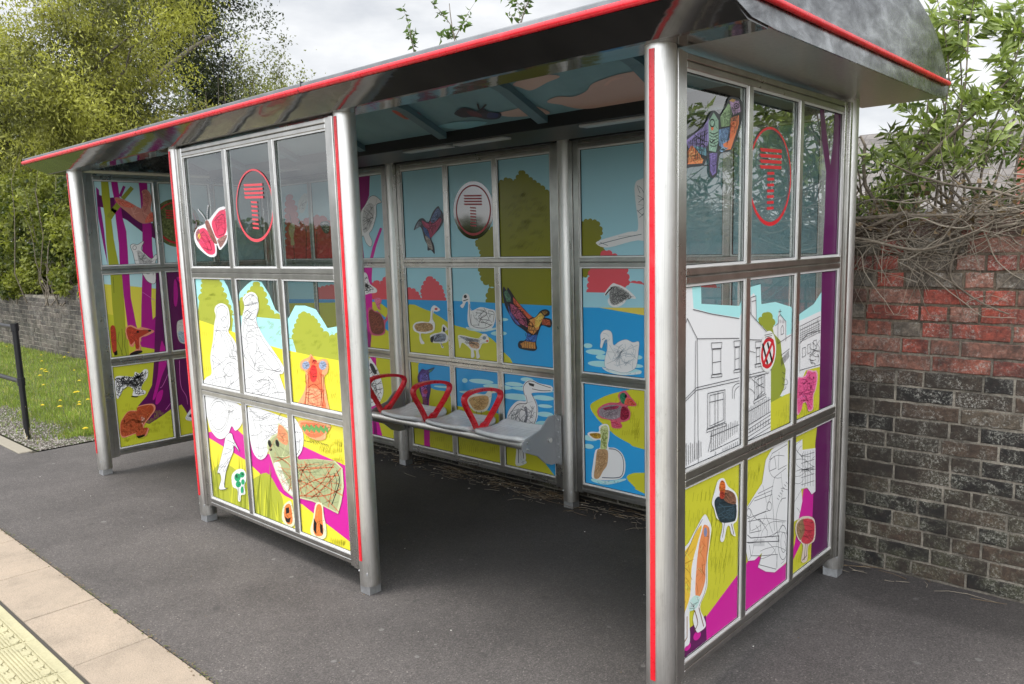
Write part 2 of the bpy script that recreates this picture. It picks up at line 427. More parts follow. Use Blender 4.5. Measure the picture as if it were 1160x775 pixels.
class Art:
    """flat vinyl artwork stuck to a panel: filled shapes and drawn lines"""
    def __init__(s, panel, zoom, level=8, k=1.0):
        s.p = panel; s.z = zoom; s.mb = MB(); s.mats = []; s.lv = level if level < 30 else 33+(level-30)*.12; s.k = k
    def _mi(s, c):
        m = vinyl(c, s.k)
        if m not in s.mats: s.mats.append(m)
        return s.mats.index(m)
    def conv(s, pts):
        if s.z is None: return list(pts)
        return [s.p.uz(x, y) for x, y in s.z(pts)]
    def fill(s, color, pts, sm=False):
        if sm: pts = smooth(pts)
        q = clip_poly(s.conv(pts), s.p.clip)
        r = []
        for a in q:
            if not r or abs(a[0]-r[-1][0])+abs(a[1]-r[-1][1]) > 2e-4: r.append(a)
        if len(r) > 2 and abs(r[0][0]-r[-1][0])+abs(r[0][1]-r[-1][1]) < 2e-4: r.pop()
        if len(r) < 3: return s
        from mathutils.geometry import tessellate_polygon
        tri = tessellate_polygon([[Vector((a, b, 0)) for a, b in r]])
        w_ = .0038 + .00008*s.lv; s.lv += .5
        s.mb.add([s.p.P(a, b, w_) for a, b in r], tri, s._mi(color))
        if s.lv >= 33 and color not in (WHITE, '#C8202C') and s.z is not None:
            xs = [p[0] for p in pts]; ys = [p[1] for p in pts]
            if (max(xs)-min(xs))*(max(ys)-min(ys)) > 500:
                c = [int(color[i:i+2], 16) for i in (1, 3, 5)]; keep = s.lv; s.lv -= 1.25; sz_ = min(max(xs)-min(xs), max(ys)-min(ys))
                for f_, sd in ((.74, 11), (1.22, 12)):
                    s.sketch('#%02x%02x%02x' % tuple(min(255, int(v*f_)+(14 if f_ > 1 else 0)) for v in c), pts, 9, sd, .0026, sz_/9, .35, 9)
                s.lv = keep
        return s
    def line(s, color, pts, wd=.003, closed=False, sm=False):
        if sm: pts = smooth(pts, closed, 4)
        q = s.conv(pts)
        if closed: q = q + [q[0]]
        w_ = .0038 + .00008*(s.lv+1.0); mi = s._mi(color)
        u0, u1, z0, z1 = s.p.clip
        ok = lambda a: u0 < a[0] < u1 and z0 < a[1] < z1
        for i in range(len(q)-1):
            a, b = q[i], q[i+1]
            if not (ok(a) and ok(b)): continue
            dx, dz = b[0]-a[0], b[1]-a[1]; L = math.hypot(dx, dz)
            if L < 1e-5: continue
            nx, nz = -dz/L*wd/2, dx/L*wd/2; ex, ez = dx/L*wd*.3, dz/L*wd*.3
            s.mb.add([s.p.P(a[0]-ex-nx, a[1]-ez-nz, w_), s.p.P(b[0]+ex-nx, b[1]+ez-nz, w_), s.p.P(b[0]+ex+nx, b[1]+ez+nz, w_), s.p.P(a[0]-ex+nx, a[1]-ez+nz, w_)], [(0,1,2,3)], mi)
        return s
    def sketch(s, color, poly, n=14, seed=1, wd=.0022, step=None, turn=.6, length=12):
        rnd = random.Random(seed)
        xs = [p[0] for p in poly]; ys = [p[1] for p in poly]
        step = step or (max(ys)-min(ys))/22
        for _ in range(n):
            for _t in range(40):
                p = (rnd.uniform(min(xs), max(xs)), rnd.uniform(min(ys), max(ys)))
                if inside(p, poly): break
            a = rnd.uniform(0, 6.28); c = rnd.uniform(-turn, turn); path = [p]
            for _k in range(rnd.randint(length//2, length)):
                a += c*.6 + rnd.uniform(-turn, turn)*.5
                p = (p[0]+math.cos(a)*step, p[1]+math.sin(a)*step)
                if not inside(p, poly): break
                path.append(p)
            if len(path) > 2: s.line(color, path, wd)
        return s
    def outline(s, color, poly, wd=.0025, sm=True): return s.line(color, poly, wd, True, sm)
    def build(s, name, label=None):
        if not s.mb.v: return None
        return s.mb.build(name, s.mats, s.p.obj, label=label)

def grass_ticks(A, color, poly, n, h, seed=3, wd=.0028, tilt=.0):
    rnd = random.Random(seed); xs = [p[0] for p in poly]; ys = [p[1] for p in poly]; k = 0
    for _ in range(n*4):
        p = (rnd.uniform(min(xs), max(xs)), rnd.uniform(min(ys), max(ys)))
        if not inside(p, poly): continue
        for j in range(rnd.randint(3, 6)):
            x = p[0]+j*h*.42; y = p[1]+rnd.uniform(-.15,.15)*h
            if inside((x, y), poly) and inside((x+h*.2, y-h), poly):
                A.line(color, [(x, y), (x+h*(.12+tilt), y-h*rnd.uniform(.7,1.1))], wd)
        k += 1
        if k >= n: break

front = Panel('x', -.012, XB, XC, -1).frame('front_panel')
rear1 = Panel('x', DEP, 0, XG, -1).frame('rear_panel')
rear2 = Panel('x', DEP, XG, XF, -1).frame('rear_panel')
rear3 = Panel('x', DEP, XF, XD, -1).frame('rear_panel')
leftp = Panel('y', 0, 0, DEP, 1).frame('end_panel')
right = Panel('y', XD+.010, 0, DEP, 1).frame('end_panel')

OLIVE='#A2A93A'; YEL='#DFD438'; SKYL='#A5E3F2'; MAG='#C91B93'; WHITE='#F4F6F8'; PURP='#5A1050'; BLUE='#2F9AD6'; SKY='#9FCFDC'
YG='#C4C233'; CORAL='#D8555F'; DOLIVE='#7F7F1C'; LINE='#3a3c42'; PINK='#E8748F'

# ------------------------------------------------------------------ front panel
ZA, ZB_, ZC = zm(215,310,4.561), zm(225,440,3.878), zm(205,140,4.561)
A = Art(front, ZA, 0)
A.fill(SKYL, [(20,22),(172,22),(200,70),(228,165),(245,150),(262,95),(300,55),(335,30),(375,45),(415,110),(445,185),(475,212),(500,225),(515,228),(548,165),(600,165),(655,185),(690,240),(715,282),(800,266),(880,1600),(60,1600)])
A.fill(OLIVE, scal([(52,140),(66,100),(70,24)],30)+[(158,24)]+scal([(158,40),(175,95),(190,130),(215,185),(228,235),(262,140),(300,105),(345,42),(385,90),(400,160),(440,210),(472,222),(510,340),(535,340),(545,280),(575,205),(610,205),(650,230),(690,300),(725,325),(800,305)],30)+[(880,1600),(60,1600),(40,240)])
A.fill(YEL, [(40,236),(240,305),(390,365),(490,392),(640,425),(800,452),(880,1600),(60,1600)])
hill=[(60,236),(240,300),(490,390),(790,440),(780,320),(650,250),(575,225),(540,330),(440,240),(340,80),(270,160),(235,250),(170,60),(75,50)]
grass_ticks(A, '#8C962C', hill, 90, 13, 4, .0022, .25)
grass_ticks(A, '#C2BA2A', [(520,440),(780,470),(790,700),(540,640)], 40, 24, 5)
grass_ticks(A, '#C2BA2A', [(60,260),(130,280),(120,560),(80,560)], 14, 24, 6)
A.z = ZB_
A.fill(MAG, [(40,195),(150,160),(210,215),(300,290),(450,248),(560,300),(665,345),(690,690),(560,590),(460,510),(380,470),(300,400),(215,318),(40,212)])
gr=[(50,400),(95,330),(150,345),(225,400),(300,370),(345,430),(375,500),(360,600),(230,560),(60,500)]
A.fill('#A9AE36', gr, True)
rnd = random.Random(7)
for i in range(46):
    x = rnd.uniform(60, 365); y = 490+(x-60)*.36; h = rnd.uniform(110, 260)*(1 if x < 330 else .6); b = rnd.uniform(-38, 38)
    A.fill(rnd.choice(['#C9CB3A','#8E9628','#B4B833','#A0A62E']), [(x-3,y),(x+b*.4-2,y-h*.55),(x+b,y-h),(x+b*.4+3,y-h*.5),(x+4,y)])
grass_ticks(A, '#B5AE26', [(450,250),(640,300),(640,340),(450,260)], 16, 16, 6)
grass_ticks(A, '#B5AE26', [(460,200),(640,190),(640,320),(470,250)], 20, 20, 8)
grass_ticks(A, '#B5AE26', [(560,600),(650,660),(650,710),(560,690)], 16, 22, 9)
A.build('mural')

A = Art(front, ZA, 60)
f1=[(132,262),(140,220),(133,190),(142,165),(172,153),(205,178),(214,260),(205,300),(236,345),(262,420),(275,640),(70,600),(88,540),(118,515),(112,430),(126,340)]
A.fill(WHITE, f1, True); 
A.line(LINE,[(148,260),(145,185),(172,165),(198,185),(205,255),(196,300),(222,345),(250,420)],.0026,sm=True)
A.line(LINE,[(170,235),(182,222),(196,232),(196,272),(178,278),(168,250)],.0022,True,True)
A.line(LINE,[(150,270),(132,345),(125,440),(132,515),(150,560)],.0026,sm=True)
A.line(LINE,[(160,300),(190,360),(215,430),(240,440)],.0022,sm=True); A.line(LINE,[(175,290),(205,350),(232,430)],.0022,sm=True)
A.line(LINE,[(178,500),(205,460),(240,470),(230,520),(200,530),(182,505)],.0022,sm=True); A.line(LINE,[(190,520),(190,590)],.0022)
A.line(LINE,[(150,440),(180,470),(175,510)],.0022,sm=True)
A.sketch('#4a4c52',f1,40,3,.0019,9,.35)
A.build('rider_drawing')
A = Art(front, ZA, 70)
f2=[(272,330),(276,230),(288,170),(280,125),(318,95),(352,112),(362,175),(350,240),(385,320),(440,400),(490,480),(486,515),(470,522),(492,590),(515,680),(300,640),(288,470)]
A.fill(WHITE, f2, True)
A.line(LINE,[(288,135),(320,108),(350,125),(355,150),(292,165)],.0026,True,True)
A.line(LINE,[(300,165),(352,150),(356,190),(342,230),(320,235),(300,200)],.0024,sm=True)
A.line(LINE,[(300,190),(325,205),(300,235),(285,215),(305,190),(322,220)],.0026,sm=True)
for y in (270,300,330,360): A.line(LINE,[(305,y),(332,y-4)],.0022)
A.line(LINE,[(330,262),(352,300),(348,420),(340,480)],.0024,sm=True); A.line(LINE,[(305,262),(300,330),(312,400),(342,480)],.0024,sm=True)
A.line(LINE,[(345,245),(375,330),(430,410),(478,490),(440,500),(380,430),(352,360)],.0026,sm=True)
A.line(LINE,[(285,260),(280,360),(290,430),(335,490),(370,500),(345,470),(300,400)],.0024,sm=True)
A.line(LINE,ell(375,492,18,20),.0022,True); A.line(LINE,ell(375,492,9,10),.0022,True)
A.line(LINE,[(395,490),(440,500),(470,490)],.003,sm=True); A.line(LINE,[(320,560),(350,600),(400,620),(420,560),(380,545),(352,560)],.0024,sm=True)
A.line(LINE,[(410,530),(440,560),(470,640)],.003,sm=True)
A.sketch('#4a4c52',f2,52,5,.0019,9,.35)
A.build('rider_drawing')
A = Art(front, ZB_, 80)
w1=ell(100,130,64,92)+[]
A.fill(WHITE,[(38,28),(200,80),(196,150),(168,185),(150,165),(132,205),(100,222),(70,200),(48,150)],True)
A.line(LINE,ell(92,118,38,62),.0026,True); A.line(LINE,ell(92,118,44,74),.0022,True)
for k in range(10):
    a=k*math.pi/5+.2; A.line(LINE,[(92+6*math.cos(a),118+8*math.sin(a)),(92+37*math.cos(a),118+60*math.sin(a))],.0016)
A.sketch(LINE,[(130,60),(195,80),(190,150),(150,160),(130,190)],14,4,.0019,9,.5)
w2=[(222,80),(400,132),(420,120),(462,190),(462,258),(440,300),(400,330),(395,240),(352,200),(318,220),(305,290),(275,312),(245,280),(228,200)]
A.fill(WHITE,w2,True)
A.line(LINE,[(240,120),(262,200),(270,290)],.0024,sm=True); A.line(LINE,[(270,110),(280,200),(295,280)],.0024,sm=True); A.line(LINE,[(300,115),(320,170),(345,195)],.0024,sm=True)
A.line(LINE,ell(380,150,26,48),.0024,True); A.line(LINE,ell(435,240,14,50),.0024,True)
A.sketch('#4a4c52',w2,44,8,.0019,9,.4)
A.build('bicycle_drawing')
A = Art(front, ZA, 90)
A.fill('#F0A072',[(578,455),(600,440),(622,430),(632,415),(660,445),(705,440),(722,465),(718,510),(700,540),(715,640),(722,725),(600,700),(555,690),(600,600),(604,510),(578,490)],True)
A.fill('#EE7248',[(596,470),(622,455),(635,425),(655,460),(690,455),(705,470),(690,505),(690,560),(700,640),(705,700),(600,690),(604,640),(614,560),(616,500)],True)
A.fill('#F59A70',[(610,600),(640,590),(690,610),(680,700),(612,690)],True)
A.fill('#8E9BB5',ell(606,473,20,22,16)); A.fill('#8E9BB5',ell(693,473,20,24,16))
A.fill('#E23232',ell(645,515,20,46,20)); A.fill('#E84A38',ell(650,455,14,12,12))
for xx in (604,618,685,695): A.line('#8B2A1E',[(xx,520),(xx+4,600),(xx-2,680)],.004,sm=True)
A.line('#B83A22',[(620,585),(650,570),(680,600),(690,640)],.004,sm=True)
A.sketch('#D2452E',[(600,500),(700,500),(705,690),(600,680)],26,2,.0024,10,.4)
A.z=ZB_
A.fill('#F0A072',[(448,140),(580,158),(566,200),(560,222),(520,226),(470,196)],True); A.fill('#EE7248',[(458,148),(565,165),(550,205),(500,215),(466,185)],True)
for i in range(16): A.fill('#5C9A50',ell(465+i*7,172+7*math.sin(i*2.1)+i*.6,5,12,8))
for i in range(9): A.line('#202020',[(470+i*12,225+4*math.sin(i)+i*2),(478+i*12,232+i*2)],.003)
A.build('calf_picture')
A = Art(front, ZB_, 100)
fx=[(305,260),(308,232),(325,210),(352,195),(353,150),(378,165),(398,185),(408,225),(425,275),(445,312),(520,308),(605,318),(638,350),(643,430),(632,500),(618,550),(560,520),(505,495),(450,482),(425,482),(380,445),(345,372),(320,300)]
A.fill('#C2C79A',fx); fi=[(350+(x-350)*.955+4,330+(y-330)*.955) for x,y in fx]
A.fill('#A3AA7C',fi)
A.fill('#E88A60',[(352,215),(358,160),(380,172),(396,200),(395,245),(372,240)],True)
A.fill('#D8DCC8',[(335,330),(360,325),(380,380),(410,440),(420,470),(385,440),(350,375)],True)
for e in ((318,242),(351,240)): A.fill('#141414',ell(e[0],e[1],8,17,12,-15))
A.fill('#141414',ell(322,268,7,6,8))
for q in (((440,330),(500,420),(540,500)),((470,320),(520,400),(640,470)),((600,330),(540,420),(470,470)),((630,350),(560,430),(500,480)),((450,360),(520,350),(600,345)),((350,300),(400,330),(440,400)),((345,320),(400,300),(430,290)),((440,400),(520,440),(620,540)),((450,440),(520,400),(620,380)),((450,470),(560,470),(630,440)),((370,350),(410,400),(400,450)),((560,330),(590,420),(575,520)),((480,330),(450,400),(460,470))):
    A.line('#C8714A',list(q),.006,sm=True)
A.line('#2A2A2A',[(612,360),(625,400),(612,450),(590,510)],.006,sm=True); A.line('#2A2A2A',[(600,370),(612,410),(598,470)],.004,sm=True)
A.sketch('#7E8660',fi,60,5,.0022,12,.35); A.sketch('#D07E54',fi,22,9,.003,15,.2)
for pl in ([(376,520),(395,497),(412,498),(425,560),(424,600),(400,606),(372,575)],[(520,505),(548,505),(556,560),(566,610),(562,655),(520,660),(496,625),(508,570)]):
    A.fill('#D9DDB8',pl,True)
for pl in ([(384,520),(400,505),(412,520),(418,585),(398,595),(382,565)],[(525,512),(545,515),(550,580),(552,640),(520,645),(508,610),(516,560)]):
    A.fill('#E27B3C',pl,True)
for pl in ([(388,525),(402,520),(404,545),(390,550)],[(384,560),(398,572),(410,565),(405,590),(390,585)],[(512,570),(524,590),(522,640),(510,620)],[(538,590),(550,600),(552,640),(540,630)]): A.fill('#181818',pl)
A.build('fox_picture')
A = Art(front, ZB_, 120)
hb=[(92,350),(104,300),(116,250),(124,212),(138,196),(152,200),(158,222),(178,262),(184,276),(160,250),(158,275),(146,305),(134,340),(124,372),(118,432),(134,436),(112,444),(94,438),(104,400),(98,372),(88,372)]
A.fill(WHITE,hb,True); A.line(LINE,hb,.0026,True,True); A.sketch(LINE,hb,14,3,.0022,10,.3); A.line(LINE,[(130,225),(160,240),(178,270)],.003)
A.build('heron_drawing')
A = Art(front, ZB_, 122)
A.fill(WHITE,[(150,385),(165,362),(190,352),(210,365),(214,400),(206,425),(210,462),(192,468),(188,494),(178,490),(176,445),(155,430)],True)
for e in ((176,390,14,18),(196,378,11,13),(180,420,12,14),(200,410,8,12),(196,445,6,16)): A.fill('#1F9A63',ell(*e))
for e in ((172,385,5,7),(198,376,4,5)): A.fill('#0B4B36',ell(*e))
A.line('#0B4B36',[(178,430),(184,488)],.005); A.line('#0B4B36',[(200,425),(204,460)],.005)
A.build('insect_picture')
A = Art(front, ZC, 60)
A.fill(WHITE,[(74,590),(78,560),(95,535),(128,518),(138,498),(150,495),(165,478),(200,437),(238,434),(246,500),(246,598),(222,640),(205,652),(190,625),(188,680),(152,688),(105,652),(84,625)],True)
A.fill('#E23E62',[(88,590),(100,550),(125,540),(150,565),(175,610),(182,668),(150,676),(112,640)],True)
A.fill('#E23E62',[(165,510),(185,475),(208,450),(235,450),(242,500),(240,560),(215,590),(190,590),(172,550)],True)
A.fill('#A9656B',[(84,560),(100,545),(104,600),(95,612),(84,590)],True); A.fill('#E8B84A',ell(100,582,7,14,12))
A.fill('#8F5A4E',[(130,510),(145,500),(165,545),(190,605),(192,622),(172,612),(145,560)],True)
A.fill('#9A7068',[(196,600),(240,575),(238,600),(212,640),(200,620)],True)
A.line('#7A2B3C',[(92,600),(125,560),(165,650),(120,640)],.004,sm=True); A.line('#7A2B3C',[(180,500),(225,470),(232,560),(200,580)],.004,sm=True)
A.line('#C43E58',[(190,470),(240,440)],.006); A.line('#D8D8D8',[(95,445),(120,475),(134,500)],.009,sm=True); A.line('#D8D8D8',[(146,425),(141,465),(142,498)],.009,sm=True)
A.sketch('#B82447',[(95,570),(130,545),(180,650),(150,670)],14,3,.003,9,.4); A.sketch('#B82447',[(170,510),(230,455),(238,560),(200,585)],14,4,.003,9,.4)
A.build('butterfly_picture')

def ring_sign(panel, cu, cz, r, color, name='ring_sign', lean=.008):
    A = Art(panel, None, 40)
    n = 56; wds = lambda a: .0095 + .006*max(0, -math.sin(a))
    for i in range(n):
        a0, a1 = 2*math.pi*i/n, 2*math.pi*(i+1)/n
        w0, w1 = wds(a0), wds(a1)
        q = [(cu+(r-w0)*math.cos(a0), cz+(r-w0)*math.sin(a0)), (cu+r*math.cos(a0), cz+r*math.sin(a0)), (cu+r*math.cos(a1), cz+r*math.sin(a1)), (cu+(r-w1)*math.cos(a1), cz+(r-w1)*math.sin(a1))]
        A.lv = 36; A.fill(color, q)
    sg = 1 if panel.side < 0 or panel.axis == 'y' else -1
    for k in range(4):
        z = cz + r*.58 - k*r*.112
        A.fill(color, [(cu-.52*r, z+lean), (cu+.50*r, z), (cu+.50*r, z-.066*r), (cu-.46*r, z-.066*r+lean)])
    for k in range(7):
        z = cz + r*.11 - k*r*.118; 
        A.fill(color, [(cu-.17*r, z+lean*.6), (cu+.15*r, z), (cu+.17*r, z-.055*r), (cu-.15*r, z-.055*r+lean*.6)])
    return A.build(name, 'red ring round a stack of short red bars')
cc = front.uz(*ZC([(385,425)])[0]); ring_sign(front, cc[0], cc[1], .188, '#F0505A')

# ------------------------------------------------------------------ right end panel (seen from outside)
ZI, ZJ, ZK = zm(765,70,3.368), zm(765,300,3.368), zm(765,500,2.979)
A = Art(right, ZJ, 0)
A.fill(SKYL,[(10,80),(94,72),(96,149),(240,157),(256,120),(272,88),(322,74),(325,150),(378,142),(437,160),(468,190),(525,150),(562,92),(562,560),(10,820)])
A.fill('#8F9A35', scal([(345,250),(315,215),(340,182),(368,205),(372,262),(398,290),(404,350),(417,400),(412,470),(380,527),(358,520)],26)+[(340,540),(340,270)])
A.fill(YG,[(356,528),(430,488),(495,400),(562,380),(562,600),(356,700)])
A.fill(WHITE,[(0,92),(60,86),(66,166),(130,184),(240,202),(258,160),(280,122),(296,108),(304,125),(306,212),(345,252),(362,270),(360,700),(0,860)])
A.fill(WHITE,[(368,240),(386,222),(388,196),(394,168),(398,195),(420,215),(421,270),(440,262),(470,214),(552,176),(552,388),(495,402),(470,460),(432,490),(395,502),(412,470),(418,400),(404,350),(398,290),(372,262)])
grass_ticks(A,'#9A9A22',[(362,560),(560,420),(560,560),(362,650)],30,22,5,.0025)
A.z = ZK
A.fill(YG,[(0,170),(560,-100),(560,420),(0,820)])
A.fill(MAG,[(90,605),(205,452),(260,380),(360,420),(385,395),(400,345),(430,160),(480,150),(480,225),(455,260),(420,345),(385,420),(380,560),(100,770),(60,700)])
A.fill(PURP,[(0,690),(30,640),(70,610),(100,585),(103,690),(0,780)])
for e in ((35,690,13,17),(70,655,11,17)): A.fill(MAG,ell(*e,n=20,rot=30))
grass_ticks(A,'#9A9A22',[(22,180),(200,110),(195,440),(120,560),(30,420)],46,34,5,.0025)
grass_ticks(A,'#9A9A22',[(235,90),(300,60),(260,170),(235,210)],12,24,6,.0025)
grass_ticks(A,'#9A9A22',[(400,380),(460,330),(455,400),(390,440)],8,24,7,.0025)
A.z = ZI
A.fill(PURP,[(606,172),(660,178),(700,1990),(512,1990),(514,1895),(531,1448),(545,1335),(556,800),(566,600),(572,420),(556,300),(548,165),(562,168),(577,300),(588,396),(600,300)])
A.z = ZK
for a,b in (((485,0),(470,392)),((497,0),(484,384))): A.line('#3B0838',[a,b],.004)
A.build('mural')

A = Art(right, ZJ, 40)   # terrace of houses drawn in line
L_ = lambda *p, wd=.0026: A.line(LINE, list(p), wd)
L_((40,205),(78,282),(80,470),(82,760)); L_((28,240),(40,205)); L_((62,170),(135,188),(238,205)); L_((78,282),(238,280)); L_((72,290),(70,470),(68,740))
L_((28,515),(75,468),(238,430)); L_((28,525),(75,478),(238,442)); L_((272,285),(360,288)); L_((272,420),(350,402),(362,400)); L_((272,430),(352,412))
for (x0,y0,x1,y1) in ((136,322,168,418),(222,315,238,400),(304,318,322,378)):
    A.line(LINE,[(x0,y0),(x1,y0-2),(x1,y1-4),(x0,y1)],.0026,True); L_((x0,(y0+y1)/2+3),(x1,(y0+y1)/2-2))
    A.line(LINE,[(x0-4,y0-24),(x1+4,y0-26),(x1+3,y0-4),(x0-3,y0-2)],.0024,True); A.line(LINE,[(x0-4,y1+2),(x1+4,y1-3),(x1+4,y1+8),(x0-4,y1+12)],.0024,True)
for (x0,y0,x1,y1) in ((118,490,184,625),(298,430,336,515)):
    A.line(LINE,[(x0,y0),(x1,y0-14),(x1,y1-26),(x0,y1)],.0028,True); A.line(LINE,[(x0+8,y0+8),(x1-6,y0-4),(x1-6,y1-34),(x0+8,y1-10)],.0022,True)
    m_=(x0+x1)/2; L_((m_-5,y0),(m_-5,y1-12)); L_((m_+6,y0-4),(m_+6,y1-16)); L_((x0+6,y0+34),(x1-6,y0+22)); A.line(LINE,[(x0-4,y1+4),(x1+4,y1-22),(x1+4,y1-12),(x0-4,y1+14)],.0022,True)
A.line(LINE,[(212,510),(214,470),(226,455),(238,452)],.0026,sm=True); A.line(LINE,[(220,510),(222,480),(238,462)],.0026,sm=True)
for i in range(9):
    x=28+i*8; L_((x,690-i*2-(i%2)*6),(x+1,770-i*5))
for i in range(13):
    x=132+i*8.2; L_((x,632-i*3-(i%2)*5),(x-1,712-i*6.2)); 
L_((128,655),(236,610)); L_((128,712),(236,660)); L_((148,712),(146,760)); L_((120,712),(135,640))
for i in range(11):
    x=276+i*7.5; L_((x,545-i*4-(i%2)*5),(x,615-i*5))
L_((272,560),(358,512)); L_((272,612),(358,560)); 
for i in range(4): L_((272,628+i*14),(358,572+i*15))
for i in range(8): L_((280+i*10,622-i*5),(280+i*10,640-i*5)); L_((176+i*8,700-i*4),(176+i*8,716-i*4))
L_((282,125),(302,118),(304,210)); L_((282,125),(284,190)); L_((286,140),(302,136)); L_((272,165),(284,190),(345,258))
A.sketch(LINE,[(272,310),(358,300),(358,500),(272,540)],9,7,.0018,8,.5)
A.build('terrace_drawing')
A = Art(right, ZJ, 40)   # church and far houses
A.line(LINE,[(388,226),(388,198),(396,190),(416,216),(416,290)],.0026); L_((376,232),(386,224),(386,300)); L_((394,170),(394,190)); L_((389,178),(399,177))
for x in (390,396,402,408): L_((x,210),(x,222))
A.line(LINE,[(398,240),(404,230),(408,242),(408,262),(398,266)],.0024,True); L_((386,300),(436,268)); L_((398,345),(430,320))
for i in range(12): L_((398+i*2.6,360-i*3),(400+i*2.6,385-i*3))
L_((470,235),(548,196)); L_((470,250),(548,212)); L_((470,300),(500,262)); L_((470,300),(470,410)); L_((470,402),(548,380)); L_((500,262),(548,250))
for i in range(9): L_((472+i*8.5,240-i*4),(472+i*8.5,290-i*4),wd=.002)
for i in range(5): L_((470,262+i*8),(548,224+i*8),wd=.0018)
for (x0,y0) in ((480,318),(500,305),(522,290)): A.line(LINE,[(x0,y0),(x0+12,y0-4),(x0+12,y0+28),(x0,y0+34)],.0024,True)
A.sketch(LINE,[(505,290),(548,270),(548,375),(505,390)],16,3,.002,7,.8); 
A.sketch(LINE,[(535,190),(550,185),(550,370),(535,380)],14,4,.002,7,.8); A.sketch(LINE,[(400,400),(415,390),(430,480),(400,495)],8,5,.002,7,.8)
A.build('church_drawing')
A = Art(right, ZJ, 52)
pg=[(458,440),(478,428),(492,420),(498,403),(508,400),(522,404),(534,404),(538,430),(532,470),(522,500),(520,550),(502,557),(494,526),(480,530),(474,556),(458,566)]
A.fill('#F0A0B4',pg,True); pg2=[(495+(x-495)*.9,480+(y-480)*.93) for x,y in pg]; A.fill('#DE5A8C',pg2,True)
A.sketch('#B83A70',pg2,46,3,.0024,7,.7); A.fill('#8a2050',ell(512,465,5,8,10)); A.fill('#3a1020',ell(505,432,2.5,4,8)); A.fill('#3a1020',ell(522,430,2.5,4,8))
A.build('pig_picture')
def no_smoking(panel, cu, cz, r):
    A = Art(panel, None, 60)
    A.fill('#E6E2DC',ell(cu,cz,r,r*1.12,36))
    c2 = cz-r*.08; n=40
    for i in range(n):
        a0,a1=2*math.pi*i/n,2*math.pi*(i+1)/n; rr=r*.86; w=.017
        A.lv=38; A.fill('#C8202C',[(cu+(rr-w)*math.cos(a0),c2+(rr-w)*math.sin(a0)),(cu+rr*math.cos(a0),c2+rr*math.sin(a0)),(cu+rr*math.cos(a1),c2+rr*math.sin(a1)),(cu+(rr-w)*math.cos(a1),c2+(rr-w)*math.sin(a1))])
    A.lv=40
    for k,o in ((0,-.022),(1,.022)):
        A.line('#1A1A1A',[(cu+o-.028,c2+.040),(cu+o+.016,c2-.040)],.013); A.line('#A06A50',[(cu+o+.010,c2-.029),(cu+o+.018,c2-.044)],.013)
    A.lv=42; A.line('#C8202C',[(cu-.042,c2-.045),(cu+.042,c2+.045)],.016)
    for k in range(3): A.line('#555555',[(cu-.035+k*.004,cz+r*.93-k*.008),(cu+.035-k*.004,cz+r*.93-k*.008)],.003)
    A.build('no_smoking_sticker','round sticker with a cigarette struck through in red')
cc = right.uz(*ZJ([(348,330)])[0]); no_smoking(right, cc[0], cc[1], .074)
A = Art(right, ZK, 44)
lo=[(300,62),(318,30),(345,5),(375,-12),(375,400),(356,420),(330,441),(300,438),(274,424),(288,375),(262,400),(240,402),(231,352),(234,225),(262,180),(288,140)]
A.fill(WHITE,lo)
LL=lambda *p,wd=.0026:A.line(LINE,list(p),wd)
LL((238,225),(262,190),(320,165),(330,120),(368,90)); LL((320,165),(330,300)); LL((238,260),(300,235),(322,165)); LL((312,62),(322,40),(372,10)); A.line(LINE,[(312,100),(315,60),(330,50),(335,90)],.0026,True); LL((345,35),(342,95),(370,80))
LL((238,315),(250,325),(345,318),(345,336),(238,340),wd=.0034); LL((240,270),(280,262),(305,300),(305,318)); LL((246,262),(246,310)); LL((280,262),(284,300),(248,308))
for i in range(9): LL((262+i*4,330),(262+i*4,352)); 
A.line(LINE,ell(312,218,8,15),.0028,True); A.line(LINE,ell(243,240,7,14),.0028,True)
A.line(LINE,[(345,340),(335,260),(350,200),(368,190)],.003,sm=True); A.line(LINE,ell(358,340,16,58),.003,True); A.line(LINE,ell(360,340,9,34),.0024,True)
LL((285,385),(340,380),(335,430),(278,415),(285,385)); LL((245,350),(250,385),(285,385)); LL((262,200),(322,178)); LL((275,175),(325,150))
for i in range(7): LL((338+i*5,190-i*9),(344+i*5,196-i*9))
A.sketch(LINE,lo,26,5,.0019,12,.5)
rp=[(396,8),(424,-8),(424,28),(468,22),(468,168),(456,178),(440,155),(420,160),(424,200),(412,260),(396,270)]
A.fill(WHITE,rp); 
for i in range(5): LL((424+i*9,40-i*3),(424+i*9,150))
for i in range(5): LL((420,50+i*24),(464,36+i*24))
A.sketch(LINE,rp,22,6,.0019,10,.6)
A.build('lorry_drawing')
A = Art(right, ZK, 70)
A.fill(WHITE,[(10,402),(40,340),(66,290),(92,246),(106,262),(116,290),(112,330),(104,400),(102,490),(78,556),(92,595),(97,622),(78,640),(66,640),(54,600),(60,568),(42,576),(44,670),(30,690),(10,690)],True)
A.fill('#E6B93E',[(12,410),(44,345),(70,295),(84,285),(70,340),(50,420),(44,520),(20,590),(10,600)],True)
A.fill('#EC8A55',[(84,305),(92,280),(110,296),(106,360),(97,420),(95,470),(78,520),(62,515),(66,420),(74,350)],True)
A.fill('#7F86A6',ell(96,305,6,16,12)); A.fill('#B8D8D0',[(58,520),(78,525),(66,560),(42,570),(40,545)],True)
A.line('#6A6A55',[(86,262),(60,310),(30,380),(12,410)],.003,sm=True); A.line('#6A6A55',[(108,290),(100,400),(98,490),(74,555)],.003,sm=True)
A.line('#8A5A3A',[(60,570),(70,610),(60,635)],.005,sm=True); A.line('#8A5A3A',[(74,560),(84,600),(90,622)],.005,sm=True); A.line('#8A5A3A',[(34,590),(34,660),(22,680)],.005)
